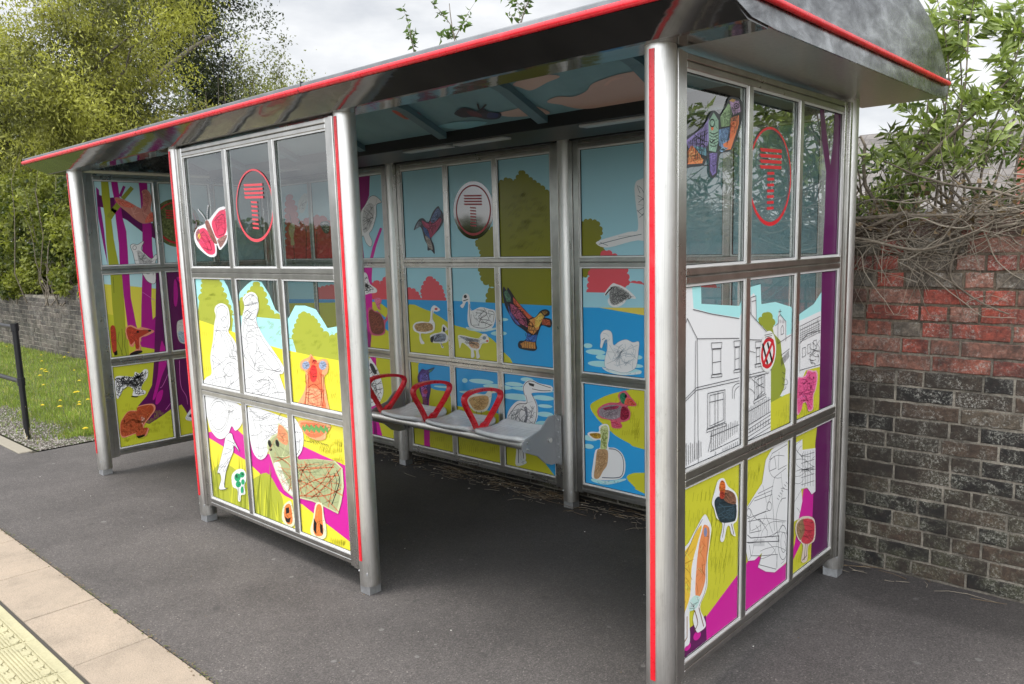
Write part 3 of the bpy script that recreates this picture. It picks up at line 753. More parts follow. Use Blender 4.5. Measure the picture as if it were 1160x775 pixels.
A.sketch('#C8703A',[(66,340),(105,300),(98,460),(64,500)],16,3,.0024,12,.3); A.sketch('#C09828',[(20,420),(70,300),(48,500),(20,580)],12,4,.0024,12,.3)
A.build('bird_picture')
A = Art(right, ZK, 76)
A.fill(WHITE,[(118,205),(128,165),(138,132),(158,124),(172,150),(196,170),(206,200),(204,262),(190,280),(198,318),(184,310),(178,285),(168,290),(158,335),(146,330),(154,278),(134,258),(126,228)],True)
A.fill('#23333A',[(126,205),(140,185),(165,195),(198,205),(199,260),(180,272),(150,272),(136,250)],True)
A.fill('#7A5340',[(160,165),(178,165),(196,180),(198,210),(170,205),(156,190)],True); A.fill('#D66A30',ell(153,155,11,25,16)); A.fill('#A63A28',ell(152,180,9,14,12))
A.sketch('#4A6470',[(130,210),(195,210),(195,262),(140,262)],18,3,.0024,8,.5); A.line('#3a2a20',[(160,275),(154,322)],.004); A.line('#3a2a20',[(184,278),(192,312)],.004)
A.build('hen_picture')
A = Art(right, ZK, 80)
A.fill('#D8C8B8',[(400,300),(404,272),(426,252),(464,262),(466,330),(444,352),(440,400),(420,404),(426,352),(410,330)],True)
A.fill('#8B6E50',[(404,298),(408,275),(428,260),(440,280),(420,330),(410,322)],True); A.fill('#C23A48',[(428,262),(462,268),(462,325),(442,345),(420,335),(432,300)],True)
A.line('#4a2a30',[(434,345),(430,398)],.005); A.line('#4a2a30',[(440,345),(438,385),(424,400)],.005); A.sketch('#7a2030',[(425,270),(460,270),(460,330),(425,335)],10,3,.0022,8,.5)
A.build('robin_picture')
A = Art(right, ZI, 40)
ow=[(30,300),(70,270),(105,240),(125,200),(142,187),(165,202),(182,180),(195,142),(210,134),(238,142),(252,165),(248,220),(238,262),(222,310),(202,342),(166,352),(158,390),(152,432),(134,444),(122,425),(118,370),(100,396),(60,402),(30,398)]
A.fill('#30343A',ow,True)
for c_,pl in (('#8A7BB5',[(36,300),(100,252),(122,215),(122,300),(112,330),(40,330)]),('#E8804A',[(38,345),(56,318),(80,345),(100,375),(96,388),(40,392)]),('#6FA0B0',[(62,320),(110,330),(112,360),(88,352)]),
    ('#8DB09A',[(120,230),(140,195),(158,225),(158,300),(148,345),(122,340)]),('#6E8FB8',[(160,260),(200,250),(215,300),(180,335),(160,320)]),('#90B080',[(165,210),(196,160),(212,175),(205,245),(168,250)]),
    ('#E77E50',[(204,215),(236,205),(236,240),(205,335),(182,338),(175,315),(200,300)]),('#B090B8',[(200,150),(236,150),(244,190),(215,205),(205,180)]),('#7A6AA8',[(124,350),(154,350),(148,425),(135,435),(126,415)]),('#88A8C8',[(162,340),(172,325),(196,330),(170,346)])):
    A.fill(c_,pl)
for i in range(9):
    A.line('#202226',[(42+i*8,305-i*5),(40+i*7.5,388-i*3)],.003)
for i in range(7): A.line('#202226',[(206+i*5,170+i*4),(190+i*3,320-i*10)],.003)
A.line('#202226',ell(134,235,9,14),.004,True); A.fill('#E06A3A',ell(134,255,5,8,10)); A.line('#202226',[(124,300),(130,310),(144,298)],.004)
A.sketch('#202226',[(60,280),(120,230),(120,330),(60,330)],12,3,.0024,9,.3)
for k in range(16):
    x = 36+k*5.2; A.line('#16181c',[(x,318-k*5.4),(x-3,352-k*2),(x-2,388-k*1.2)],.0026)
for k in range(14):
    x = 168+k*5.6; A.line('#16181c',[(x,206-k*4),(x+2,262-k*3),(x-10+k*1.2,330-k*6.5)],.0026)
for k in range(6): A.line('#16181c',[(122+k*6,352),(124+k*5,424-abs(k-3)*5)],.0024)
for k in range(5): A.line('#16181c',[(124,270+k*12),(140,276+k*12),(156,268+k*12)],.0024,sm=True)
A.fill('#C8A060',[(198,150),(210,142),(224,146),(216,156)]); A.line('#16181c',ell(226,170,9,10),.003,True); A.fill('#16181c',ell(226,170,3,4,8))
A.fill('#E88A58',[(44,350),(58,330),(66,352),(60,388),(46,388)]); A.fill('#D86A40',[(206,230),(222,226),(216,280),(200,300)])
A.build('owl_picture')
cc = right.uz(*ZI([(358,440)])[0]); ring_sign(right, cc[0], cc[1], .188, '#D0222E', lean=-.006)

# ------------------------------------------------------------------ rear panels
ZD, ZE, ZF = zm(400,290,4.833), zm(400,170,4.833), zm(405,400,4.833)
ZG, ZH, ZO = zm(650,290,5.167), zm(650,425,5.167), zm(600,130,2.672)
full = lambda p: [(p.clip[0],p.clip[2]),(p.clip[1],p.clip[2]),(p.clip[1],p.clip[3]),(p.clip[0],p.clip[3])]
A = Art(rear2, None, 0); A.fill(SKY, full(rear2))
e2 = [((x-400)*4.833,(y-290)*4.833) for x,y in ZE([(705,600),(700,548),(672,512),(700,470),(775,420),(790,300),(800,180),(850,155),(880,180),(925,112),(965,150),(1030,195),(1100,262)])]
A.z = ZD
A.fill(CORAL, scal([(300,175),(322,180),(345,195),(378,232),(378,180),(400,135),(425,112),(455,138),(490,180),(507,246)],24)+[(507,300),(300,300)])
A.fill(DOLIVE, scal([(735,262),(740,200),(775,172),(712,140),(705,110),(690,66)]+e2[:1],30)+scal(e2,30)+[(1110,300),(735,300)])
A.fill(BLUE, [(290,238),(560,246),(1120,274),(1130,1300),(290,1300)])
A.fill(YG, smooth([(290,288),(400,294),(470,328),(540,372),(640,402),(740,440),(800,498),(850,620),(290,640)]))
for e in ((820,348,32,9),(800,424,44,13),(690,400,60,9)): A.fill('#A9DAEA',ell(*e,n=20))
A.z = ZF
A.fill(BLUE, [(290,20),(1120,100),(1120,800),(290,800)])
A.fill(YG, smooth([(285,75),(330,60),(335,100),(345,150),(420,198),(500,215),(530,280),(620,300),(760,325),(820,380),(860,480),(950,520),(1035,610),(1040,720),(285,560)]))
A.fill(YG,[(285,60),(340,52),(325,90),(330,130),(285,160)])
for e in ((590,150,15,13),(680,155,68,13),(770,185,80,15),(930,145,35,12),(960,200,120,12),(880,240,90,18),(1020,245,60,14),(1030,335,45,14),(1030,290,40,10),(1020,385,40,14),(860,170,50,12),(610,215,50,8),(470,185,50,6),(990,390,50,10)): A.fill('#A9DAEA',ell(*e,n=22,rot=5))
A.fill(MAG,[(362,240),(394,245),(400,520),(368,512)])
grass_ticks(A,'#A39E1E',[(330,430),(800,500),(800,640),(330,540)],40,26,4,.0025)
A.z = ZE
grass_ticks(A,'#6A6A18',[(820,200),(1060,260),(1060,560),(820,560)],40,22,5,.003,.4)
A.build('mural')
A = Art(rear2, None, 40)
cc = rear2.uz(*ZE([(660,330)])[0]); A.mats=[M['mirror']]
n=48; 
A.mb.add([rear2.P(cc[0]+.192*math.cos(2*math.pi*i/n),cc[1]+.192*math.sin(2*math.pi*i/n),.0054) for i in range(n)],[tuple(range(n))],0)
A.build('clear_porthole','round reflecting hole left in the mural')
ring_sign(rear2, cc[0], cc[1], .168, '#A8242E')
A = Art(rear2, ZE, 30)
bd=[(337,440),(345,410),(365,380),(388,374),(415,395),(440,340),(468,308),(480,325),(495,345),(500,380),(480,425),(450,460),(432,485),(445,520),(450,568),(430,548),(412,550),(410,520),(395,490),(378,430),(362,420)]
A.fill('#3E3F4C',bd,True)
A.fill('#A83A5C',[(380,385),(412,400),(440,380),(462,370),(488,380),(470,425),(430,480),(415,440),(390,415)],True)
A.fill('#5A6C96',[(430,380),(465,320),(485,345),(470,375),(440,400)],True); A.fill('#7C8894',[(345,430),(362,392),(378,400),(368,420)],True); A.fill('#3E5C98',[(385,425),(405,430),(425,480),(410,480)],True)
A.fill('#9A9088',[(398,470),(425,490),(440,545),(415,530)],True); A.sketch('#20202C',[(390,400),(480,340),(490,380),(430,470)],20,3,.003,9,.5)
A.build('kingfisher_picture')
A = Art(rear2, ZD, 34)
ae=[(822,200),(828,168),(845,190),(850,172),(862,186),(875,205),(900,245),(940,290),(975,325),(1000,335),(1030,300),(1060,292),(1078,305),(1075,325),(1050,335),(1085,345),(1092,372),(1080,392),(1040,380),(1025,400),(1005,470),(1010,505),(990,520),(920,508),(906,488),(915,465),(945,460),(955,425),(930,400),(890,370),(862,325),(835,270)]
A.fill('#26242E',ae,True)
for c_,pl in (('#C85A3C',[(880,225),(940,295),(985,335),(965,345),(920,300),(880,255)]),('#4A6E5A',[(828,200),(845,185),(865,220),(870,250),(845,250)]),('#A85270',[(860,260),(890,270),(950,340),(960,390),(920,370),(870,310)]),('#5A5A9A',[(850,265),(870,310),(920,380),(900,375),(860,320)]),
   ('#D08A4A',[(968,350),(1005,335),(1030,345),(1020,400),(990,430),(960,410)]),('#DDB95A',[(1000,340),(1030,310),(1050,330),(1022,385),(1000,390)]),('#3E66B0',[(955,420),(985,435),(1015,430),(1000,470),(950,465)]),('#C88A48',[(920,480),(945,466),(1000,474),(1003,508),(930,502)]),('#B0583C',[(1035,345),(1080,350),(1085,380),(1040,375)]),('#8C6A3A',[(1035,305),(1060,298),(1070,310),(1050,325)])):
    A.fill(c_,pl)
A.sketch('#16161c',[(850,230),(890,240),(965,340),(1020,400),(960,500),(940,400),(860,310)],50,3,.003,8,.6)
for i in range(6): A.line('#16161c',[(930+i*12,470),(926+i*13,506)],.003)
A.build('duck_in_flight_picture')
A = Art(rear2, ZD, 38)
sw=[(590,272),(604,258),(600,240),(606,215),(624,205),(640,220),(644,260),(650,300),(700,280),(750,290),(780,300),(782,345),(770,385),(740,405),(680,402),(645,395),(630,350),(634,260),(622,252),(605,285)]
A.fill('#EDEFF0',sw,True); A.fill('#C8E4EE',smooth([(625,388),(700,405),(780,392),(790,400),(720,414),(640,406)])); A.fill('#2A2A2A',ell(618,222,9,10,10)); A.line('#2a2a2a',[(608,245),(632,238)],.006)
for q in (((680,295),(720,300),(690,330)),((720,285),(735,320),(700,345),(740,350)),((650,320),(655,380),(720,395),(765,375)),((745,300),(775,310),(770,360)),((700,340),(690,380)),((640,265),(642,330),(650,380))): A.line('#2E2E30',list(q),.0035,sm=True)
A.sketch('#3A3A3C',[(660,295),(775,300),(765,385),(655,385)],20,5,.0026,9,.7)
A.build('swan_drawing')
A = Art(rear2, ZD, 40)
os_=[(330,385),(345,365),(380,358),(420,360),(428,320),(430,290),(446,270),(470,282),(480,295),(462,305),(445,305),(440,345),(452,372),(445,410),(405,425),(375,425),(380,455),(395,478),(375,480),(366,450),(365,425),(338,410)]
A.fill('#F2F0EC',os_,True); A.fill('#B89468',[(340,380),(380,366),(430,370),(440,400),(400,415),(355,410)],True); A.sketch('#8A6A44',[(340,370),(440,365),(440,410),(345,415)],40,3,.003,7,.8); A.fill('#C03A40',ell(458,290,9,6,10)); A.line('#8A6A44',[(436,350),(440,300)],.004)
A.build('ostrich_picture')
A = Art(rear2, ZD, 42)
A.fill('#F2F0EC',[(424,440),(445,425),(485,415),(490,385),(500,375),(522,400),(505,415),(524,440),(518,470),(490,480),(500,500),(488,502),(478,478),(440,474)],True)
A.fill('#8A92A0',[(432,445),(470,425),(510,430),(505,465),(460,468)],True); A.fill('#20242C',[(428,445),(446,440),(440,472),(428,468)],True); A.fill('#20242C',[(496,385),(508,395),(506,418),(494,412)]); A.line('#20242C',[(484,476),(494,498)],.005); A.sketch('#30343C',[(440,430),(515,430),(510,470),(440,470)],14,3,.003,7,.7)
A.build('pigeon_picture')
A = Art(rear2, ZD, 44)
A.fill('#EDE6DA',[(578,435),(610,435),(650,445),(690,450),(712,428),(735,430),(748,460),(740,475),(712,480),(700,505),(690,520),(698,552),(680,560),(676,520),(664,518),(668,550),(650,555),(648,515),(625,490),(600,475),(588,505),(582,470)],True)
A.fill('#8C9096',[(584,438),(640,448),(690,458),(680,475),(630,465)],True); A.fill('#C89A78',[(640,470),(690,475),(690,505),(650,500)],True); A.fill('#7A8A94',ell(722,448,10,10,12)); A.fill('#D86A3A',ell(738,465,7,6,10)); A.sketch('#6A6058',[(590,440),(700,460),(690,505),(620,480)],24,3,.003,8,.7)
A.build('starling_picture')
A = Art(rear2, ZF, 40)
wp=[(332,130),(345,100),(360,86),(380,92),(425,78),(410,100),(395,112),(400,150),(405,200),(392,260),(388,290),(362,290),(360,250),(345,210),(338,170)]
A.fill('#4A3A72',wp,True); A.fill('#6E64B8',[(345,125),(372,110),(390,130),(385,180),(350,180)],True); A.fill('#B06AB0',[(352,185),(380,190),(380,240),(362,250)],True); A.fill('#5AA070',[(392,100),(420,82),(404,104)]); A.fill('#8A5070',[(362,240),(385,250),(382,288),(366,285)],True); A.fill('#B84A60',ell(375,210,12,14,12)); A.sketch('#231A3C',[(345,110),(392,110),(395,220),(350,200)],26,3,.003,8,.7)
A.build('woodpecker_picture')
A = Art(rear2, ZF, 42)
dk=[(600,255),(615,235),(660,222),(700,225),(718,205),(722,185),(745,185),(768,215),(740,220),(738,240),(725,290),(700,320),(655,322),(625,300)]
A.fill('#EFE4D0',dk,True); A.fill('#C9A36C',[(615,250),(660,235),(715,235),(720,275),(695,308),(650,310),(625,285)],True); A.fill('#D9C070',ell(738,200,12,12,12)); A.line('#8A6A3A',[(655,318),(655,348)],.005); A.line('#8A6A3A',[(682,318),(682,345)],.005); A.sketch('#8A6A3A',[(620,245),(715,240),(700,310),(640,305)],20,3,.003,8,.7)
A.build('duckling_picture')
A = Art(rear2, ZF, 44)
hr=[(822,345),(840,300),(880,262),(925,262),(915,225),(908,180),(935,148),(965,148),(1000,165),(1065,180),(1070,205),(1040,215),(985,215),(955,222),(975,250),(990,290),(990,350),(970,400),(925,520),(925,580),(890,612),(868,605),(872,520),(850,420),(822,400)]
A.fill('#F2F3F4',hr,True)
A.line('#2A2A2C',[(918,230),(912,185),(936,155),(966,155),(1000,170),(1062,190)],.004,sm=True); A.line('#2A2A2C',[(960,195),(1010,205),(1060,205)],.004,sm=True); A.fill('#2A2A2C',[(938,160),(972,170),(968,184),(945,176)])
A.line('#3A3A3C',[(830,345),(880,280),(930,275),(925,230)],.004,sm=True); A.line('#3A3A3C',[(958,225),(985,290),(980,360),(962,400)],.004,sm=True)
A.fill('#7A7E84',[(915,300),(930,295),(935,350),(920,400),(912,380),(925,340)],True); A.sketch('#6A6E74',[(840,320),(920,280),(975,290),(965,395),(850,400)],44,3,.003,9,.4); A.line('#3A3A3C',[(885,500),(885,600)],.006); A.line('#3A3A3C',[(910,500),(912,575)],.006)
A.fill('#D6DEE4',[(880,590),(905,575),(930,600),(880,618)],True)
A.build('heron_drawing')

# left rear panel
A = Art(rear1, None, 0); A.fill(SKY, full(rear1))
A.z = ZD
A.fill(CORAL, scal([(-200,180),(-60,150),(60,160),(112,150),(125,135),(150,155),(178,115),(215,105),(240,200)],24)+[(240,250),(-200,250)])
A.fill(BLUE,[(-400,236),(230,238),(230,300),(-400,300)]); A.fill(YG,[(-400,260),(140,250),(195,290),(260,330),(260,1500),(-400,1500)])
A.fill(BLUE,smooth([(130,300),(170,330),(240,380),(240,420),(180,400)]))
A.z = ZE
A.fill('#8E1A6E',[(30,128),(94,130),(90,250),(60,330),(50,470),(66,620),(110,900),(95,1130),(130,1240),(220,1300),(150,1750),(125,1750),(30,1750)])
A.fill(MAG,[(66,640),(95,590),(110,530),(150,425),(162,430),(130,520),(110,600),(104,700),(108,900),(90,1000),(66,950)])
A.z = ZD
A.fill(YG,smooth([(125,500),(160,460),(210,430),(250,420),(250,560),(125,530)]))
A.z = ZF
A.fill(YG,[(-200,-20),(70,15),(230,40),(230,520),(-200,420)]); A.fill(MAG,[(70,10),(104,22),(110,340),(140,460),(70,440)]); A.fill('#7A1060',[(85,340),(100,340),(112,452),(92,446)])
A.build('mural')
A = Art(rear1, ZE, 30)
mg=[(44,350),(70,300),(95,258),(125,252),(160,285),(132,300),(130,360),(110,430),(92,460),(108,500),(100,530),(76,510),(60,470),(45,470)]
A.fill('#E2E2E0',mg,True); A.fill('#BDBDBC',[(60,330),(100,290),(120,330),(100,420),(60,450)],True); A.line('#3a3a3c',mg,.003,True,True); A.sketch('#4a4a4c',[(55,340),(115,290),(118,380),(80,450),(55,450)],34,3,.003,9,.5)
A.build('crow_drawing')
A = Art(rear1, ZD, 34)
A.fill('#E8E8E8',[(60,95),(80,100),(95,150),(132,180),(130,200),(95,205),(66,210),(60,170)],True); A.sketch('#2a2a2c',[(60,110),(80,110),(95,160),(125,185),(70,205)],30,3,.004,8,.5)
A.fill('#2a2a2c',[(70,150),(90,160),(84,175),(70,170)])
A.build('magpie_drawing')
A = Art(rear1, ZD, 36)
A.fill('#C05A78',[(84,300),(95,280),(108,285),(120,300),(150,310),(175,350),(195,310),(200,340),(180,370),(178,420),(150,436),(105,430),(90,390)],True)
A.fill('#6E3A30',[(90,310),(104,292),(120,306),(150,318),(172,360),(172,412),(148,428),(110,420),(96,380)],True); A.sketch('#9A5A48',[(95,310),(150,320),(170,410),(110,420)],30,3,.003,8,.5)
A.fill('#D8708C',[(120,235),(140,228),(160,240),(150,275),(155,295),(140,290),(130,270)],True)
A.build('squirrel_picture')
A = Art(rear1, ZF, 38)
tb=[(66,40),(90,50),(115,90),(135,150),(145,210),(130,260),(100,285),(66,270)]
A.fill('#F0F0F0',tb,True); A.sketch('#303034',tb,44,3,.004,10,.4); A.fill('#3a3a3e',[(70,60),(88,62),(110,110),(90,110)],True); A.fill('#8a1a50',[(75,225),(95,235),(90,250),(75,245)])
A.build('badger_drawing')

A = Art(rear1, ZC, 30)
A.fill('#C8484A', scal([(548,700),(552,560),(548,400),(565,365),(590,420),(610,520),(660,490),(720,480),(760,500),(800,540),(800,720)],34)+[(548,720)])
A.line('#3a1a1c',[(590,700),(580,560),(565,470)],.010,sm=True); A.line('#3a1a1c',[(650,700),(650,560),(632,505)],.010,sm=True); A.line('#3a1a1c',[(650,560),(672,500)],.008); A.line('#3a1a1c',[(705,700),(705,560)],.010)
A.build('coral_bush_picture')
A = Art(rear1, ZC, 40)
A.fill('#C8D0CC',[(610,440),(612,400),(640,362),(662,372),(655,410),(640,455),(620,462)],True); A.sketch('#5a6468',[(612,440),(640,370),(655,400),(636,450)],16,3,.004,8,.5)
A.fill('#C9B889',[(560,560),(565,525),(585,515),(592,540),(585,590),(590,625),(572,628),(570,590)],True); A.fill('#4a5258',[(722,520),(740,505),(770,510),(768,560),(745,565)],True); A.sketch('#e8e8e8',[(722,520),(740,505),(770,510),(768,560),(745,565)],20,3,.004,7,.6)
A.build('small_birds_drawing')

# right rear panel
A = Art(rear3, None, 0); A.fill(SKY, full(rear3))
A.z = ZO
A.fill(DOLIVE, scal([(150,330),(178,318),(205,322),(220,352),(210,380),(225,405),(216,470),(190,480),(150,495)],16)+[(140,495),(140,330)])
A.fill(CORAL, scal([(172,600),(185,470),(216,430),(235,412),(268,432),(290,460),(300,500),(292,540),(302,515),(325,505),(345,520),(400,470),(460,520),(520,500),(600,540)],18)+[(600,610),(172,610)])
A.fill('#DCC95A',[(210,584),(700,584),(700,640),(340,606)])
A.fill(BLUE,[(130,582),(212,584),(340,606),(720,650),(720,1600),(130,1400)])
A.z = ZG
for e in ((85,525,26,14),(130,562,58,16),(165,592,34,15),(160,632,76,18),(330,672,72,14),(370,592,34,14),(330,640,80,14)): A.fill('#A9DAEA',ell(*e,n=22,rot=4))
A.z = ZH
A.fill(YG, smooth([(98,180),(150,140),(220,110),(330,85),(420,70),(900,60),(900,540),(400,430),(330,400),(250,355),(200,310),(140,255)]))
A.fill(YG, smooth([(312,600),(345,575),(420,570),(900,560),(900,900),(410,690),(360,655)]))
for e in ((95,368,48,16),(90,416,30,14)): A.fill('#A9DAEA',ell(*e,n=20,rot=8))
grass_ticks(A,'#A39E1E',[(120,170),(390,90),(390,400),(240,330)],40,30,4,.0028); grass_ticks(A,'#A39E1E',[(330,600),(390,590),(390,670)],6,26,5,.0028)
A.build('mural')
A = Art(rear3, ZG, 34)
cr_=[(184,232),(186,215),(205,188),(232,160),(255,165),(290,178),(330,205),(368,248),(320,250),(300,275),(272,295),(238,300),(212,285),(202,260),(212,240),(210,215),(195,230)]
A.fill('#ECECEC',cr_,True); A.fill('#9A9A98',[(215,200),(240,175),(290,190),(330,225),(300,260),(240,288),(215,262)],True); A.line('#1e1e20',[(190,228),(208,204),(230,185)],.008,sm=True); A.fill('#1e1e20',ell(224,186,6,5,8)); A.sketch('#4a4a4c',[(215,200),(240,175),(290,190),(350,240),(300,270),(240,288),(215,262)],60,3,.0022,7,.6)
A.build('crow_drawing')
A = Art(rear3, ZG, 38)
s2=[(158,530),(162,495),(160,460),(180,435),(208,434),(228,455),(236,520),(270,500),(310,488),(350,505),(385,502),(382,560),(375,620),(360,660),(300,684),(240,670),(190,652),(186,600),(200,540),(196,490),(182,500),(168,538)]
A.fill('#EEF3F6',s2,True); A.line('#8AA0B0',s2,.002,True,True); A.line('#6A7680',[(170,490),(185,480)],.004); A.sketch('#A8B6C0',[(230,520),(370,510),(370,640),(230,650)],34,3,.0024,11,.6); A.sketch('#A8B6C0',[(165,445),(220,445),(230,600),(200,640)],8,4,.0022,11,.4)
A.fill('#CFE8F2',smooth([(170,650),(240,672),(340,682),(390,672),(390,690),(280,696),(200,676)]))
A.build('swan_drawing')
A = Art(rear3, ZH, 34)
A.fill('#C85A70',[(140,215),(160,182),(210,160),(270,158),(262,120),(280,96),(308,92),(335,125),(372,172),(350,182),(318,180),(335,215),(330,255),(300,272),(278,275),(288,298),(270,312),(226,304),(218,265),(160,250)],True)
A.fill('#8E8288',[(150,212),(180,182),(240,172),(285,185),(278,240),(230,258),(165,242)],True); A.fill('#8A2038',[(285,185),(320,195),(326,240),(300,262),(276,250)],True); A.fill('#9A3050',[(180,190),(262,178),(255,196),(190,204)],True)
A.fill('#2E7A5A',[(272,120),(288,102),(306,108),(308,140),(300,168),(282,158)],True); A.fill('#101214',ell(308,122,7,11,10)); A.fill('#E45A48',[(310,135),(335,138),(366,170),(340,176),(302,170)],True); A.fill('#D8506A',[(222,268),(256,272),(282,298),(262,304),(230,298)],True)
A.sketch('#6A5A64',[(155,205),(240,175),(280,230),(200,250)],20,3,.0028,10,.5)
A.build('duck_picture')
A = Art(rear3, ZH, 40)
A.fill('#F4F6F8',[(84,345),(105,330),(150,330),(152,300),(185,284),(210,300),(212,360),(205,418),(245,425),(285,455),(305,510),(300,575),(270,606),(200,614),(130,608),(108,590),(116,520),(130,440),(156,425),(158,378),(120,378)],True)
A.fill('#B08A30',[(95,345),(120,338),(158,342),(158,368),(122,368)],True); A.fill('#BFC98A',[(160,310),(188,292),(205,310),(205,360),(192,430),(160,430),(162,370)],True); A.sketch('#8A9A48',[(160,310),(205,310),(198,430),(162,430)],40,3,.003,8,.8)
A.fill('#B5916A',[(140,440),(165,432),(202,442),(200,520),(175,560),(150,602),(122,596),(130,520)],True); A.sketch('#94704A',[(140,445),(198,450),(190,530),(130,590)],24,5,.0028,10,.4)
A.line('#3a4a68',[(210,430),(250,436),(285,470),(296,530),(285,585),(250,600),(170,598)],.005,sm=True); A.fill('#A9DAEA',smooth([(110,605),(200,618),(300,604),(300,616),(200,640),(120,624)]))
A.build('goose_picture')
A = Art(rear3, ZO, 30)
gl=[(205,392),(215,380),(300,355),(330,345),(322,260),(320,215),(338,195),(420,180),(470,230),(450,330),(400,390),(330,380),(240,402)]
A.fill('#E6EEF0',gl,True); A.line('#5a6a70',[(212,392),(290,372),(340,362)],.004,sm=True); A.sketch('#5a6a70',gl,30,3,.003,12,.5)
A.build('gull_drawing')

# ------------------------------------------------------------------ left end panel (inside face)
ZL, ZM, ZN = zm(95,190,5.962), zm(110,300,6.458), zm(110,395,6.458)
A = Art(leftp, None, 0); A.fill('#B4D9E2', full(leftp))
A.z = ZM
A.fill('#D6CC4A',[(-100,130),(260,158),(430,175),(900,200),(900,1500),(-100,1500)]); A.fill('#BDBF33',[(-100,330),(130,370),(300,600),(430,600),(900,620),(900,1700),(-100,1700)])
A.z = ZL
A.fill('#8E1478',[(80,130),(100,150),(110,260),(135,420),(150,560),(160,660),(130,520),(95,330)])
A.fill(PURP,[(90,180),(120,190),(150,205),(210,200),(300,300),(420,370),(500,380),(500,490),(400,440),(290,355),(200,310),(130,270),(90,262)])
L2M = lambda pts: [((95+x/5.962-110)*6.458,(190+y/5.962-300)*6.458) for x,y in pts]
M2 = lambda pts: pts
A.z = ZM
A.fill('#A3157F', L2M([(178,66),(222,68),(240,200),(258,330),(285,430),(295,560),(300,660)])+[(235,70),(245,240),(285,440),(330,600),(225,480),(195,240),(172,70)]+L2M([(240,640),(235,520),(215,350),(205,220),(190,150)]))
A.fill('#A3157F', L2M([(365,72),(425,78),(430,200),(455,400),(462,560),(470,620)])+[(398,150),(395,260),(405,400),(432,370),(432,620),(320,600),(322,300),(330,70)]+L2M([(392,640),(395,400),(380,200)]))
A.z = ZL
A.line('#8E1478',[(300,70),(270,130),(245,190)],.02)
A.line('#8B9230',[(368,75),(320,140),(265,205)],.03); A.line('#8B9230',[(240,240),(200,290),(175,330)],.04)
A.z = ZM
A.fill('#9AA02C', L2M([(112,62),(160,62),(175,200),(182,330),(200,480),(215,560),(240,680)])+[(150,70),(180,70),(195,260),(205,440),(225,560),(235,680),(120,700),(130,500),(110,300),(95,60)]+L2M([(165,650),(150,500),(140,330),(120,200),(115,120)]))
for q in (((115,90),(120,150),(122,205)),((180,470),(185,560),(178,660)),((160,490),(150,560),(190,670)),((205,500),(200,600),(220,680))): A.line('#5f6418',list(q),.004)
A.fill(PURP,[(430,40),(560,30),(700,40),(720,700),(700,1120),(620,1080),(600,1030),(560,1040),(480,1100),(380,1165),(340,1150),(300,1030),(360,960),(400,880),(415,700),(425,400)])
A.fill('#B01888',smooth([(560,130),(575,110),(590,200),(580,300),(560,280)])); A.fill('#B01888',smooth([(470,560),(480,570),(520,680),(470,820),(430,960),(405,980),(440,820),(455,640)])); A.fill('#B01888',smooth([(425,1010),(440,940),(480,915),(470,980),(440,1020)]))
A.fill('#B01888',smooth([(580,100),(600,90),(640,140),(620,150)]))
for q in (((600,700),(610,880),(650,960),(660,1020)),((500,700),(520,780),(480,880),(460,900)),((500,1060),(560,980)),((330,200),(420,260))): A.line('#D070B8',list(q),.004,sm=True)
A.fill(YG,smooth([(600,1030),(680,1120),(760,1160),(760,1400),(600,1400)]))
grass_ticks(A,'#9C9A22',[(170,1000),(560,1080),(560,1250),(190,1300)],70,22,4,.0025)
A.build('mural')
A = Art(leftp, ZL, 40)
A.fill('#C08074',[(205,210),(230,202),(300,230),(370,270),(390,270),(400,200),(388,160),(425,150),(455,200),(450,290),(478,310),(470,360),(400,378),(340,345),(300,310),(240,260)],True)
A.fill('#D86A58',[(212,212),(290,232),(340,262),(300,270),(240,250)],True); A.fill('#D86A58',[(410,370),(440,310),(475,315),(462,358)],True); A.fill('#B87068',[(395,165),(420,160),(440,210),(420,290),(400,290)],True)
A.build('fox_picture')
A = Art(leftp, ZL, 42)
wpk=[(312,530),(330,515),(360,520),(395,498),(402,505),(385,550),(420,590),(455,615),(485,585),(500,612),(480,640),(482,775),(430,770),(395,720),(350,660),(330,580)]
A.fill('#E6E6E4',wpk,True); A.fill('#B4B4B4',[(360,560),(400,580),(450,640),(440,720),(390,690),(365,620)],True); A.line('#3a3a3c',wpk,.003,True,True); A.line('#3a3a3c',ell(340,540,12,14),.003,True); A.sketch('#6a6a6c',[(350,560),(400,570),(470,640),(470,740),(400,700)],34,3,.003,10,.4)
A.build('woodpecker_drawing')
A = Art(leftp, ZM, 44)
fx=[(205,470),(240,440),(300,465),(320,455),(400,475),(412,492),(360,520),(320,535),(315,600),(325,640),(250,660),(235,650),(280,620),(275,570),(262,600),(235,590),(230,550),(215,540)]
A.fill('#D88A70',fx,True); A.fill('#A63A26',[(212,475),(240,452),(300,475),(390,480),(330,520),(305,540),(305,610),(280,610),(272,560),(245,585),(225,540)],True); A.fill('#1c1414',ell(382,482,12,8,10)); A.fill('#1c1414',[(240,650),(280,630),(325,628),(320,645),(245,665)],True); A.fill('#1c1414',ell(295,490,9,8,10))
A.fill('#A63A26',[(95,460),(130,460),(140,620),(120,650),(105,600)],True); A.fill('#1c1414',[(120,640),(145,625),(145,660),(125,662)])
A.build('fox_picture')
A = Art(leftp, ZM, 46)
A.fill('#C8C6C0',[(582,430),(605,405),(650,410),(660,560),(610,570),(585,520)],True); A.fill('#9AB4C4',[(592,490),(650,500),(650,560),(605,560)],True)
A.build('tit_picture')
A = Art(leftp, ZN, 44)
bg_=[(128,215),(200,200),(262,205),(275,170),(310,180),(345,150),(370,160),(365,210),(330,260),(320,295),(352,310),(340,335),(260,345),(262,300),(225,275),(190,300),(160,355),(140,355)]
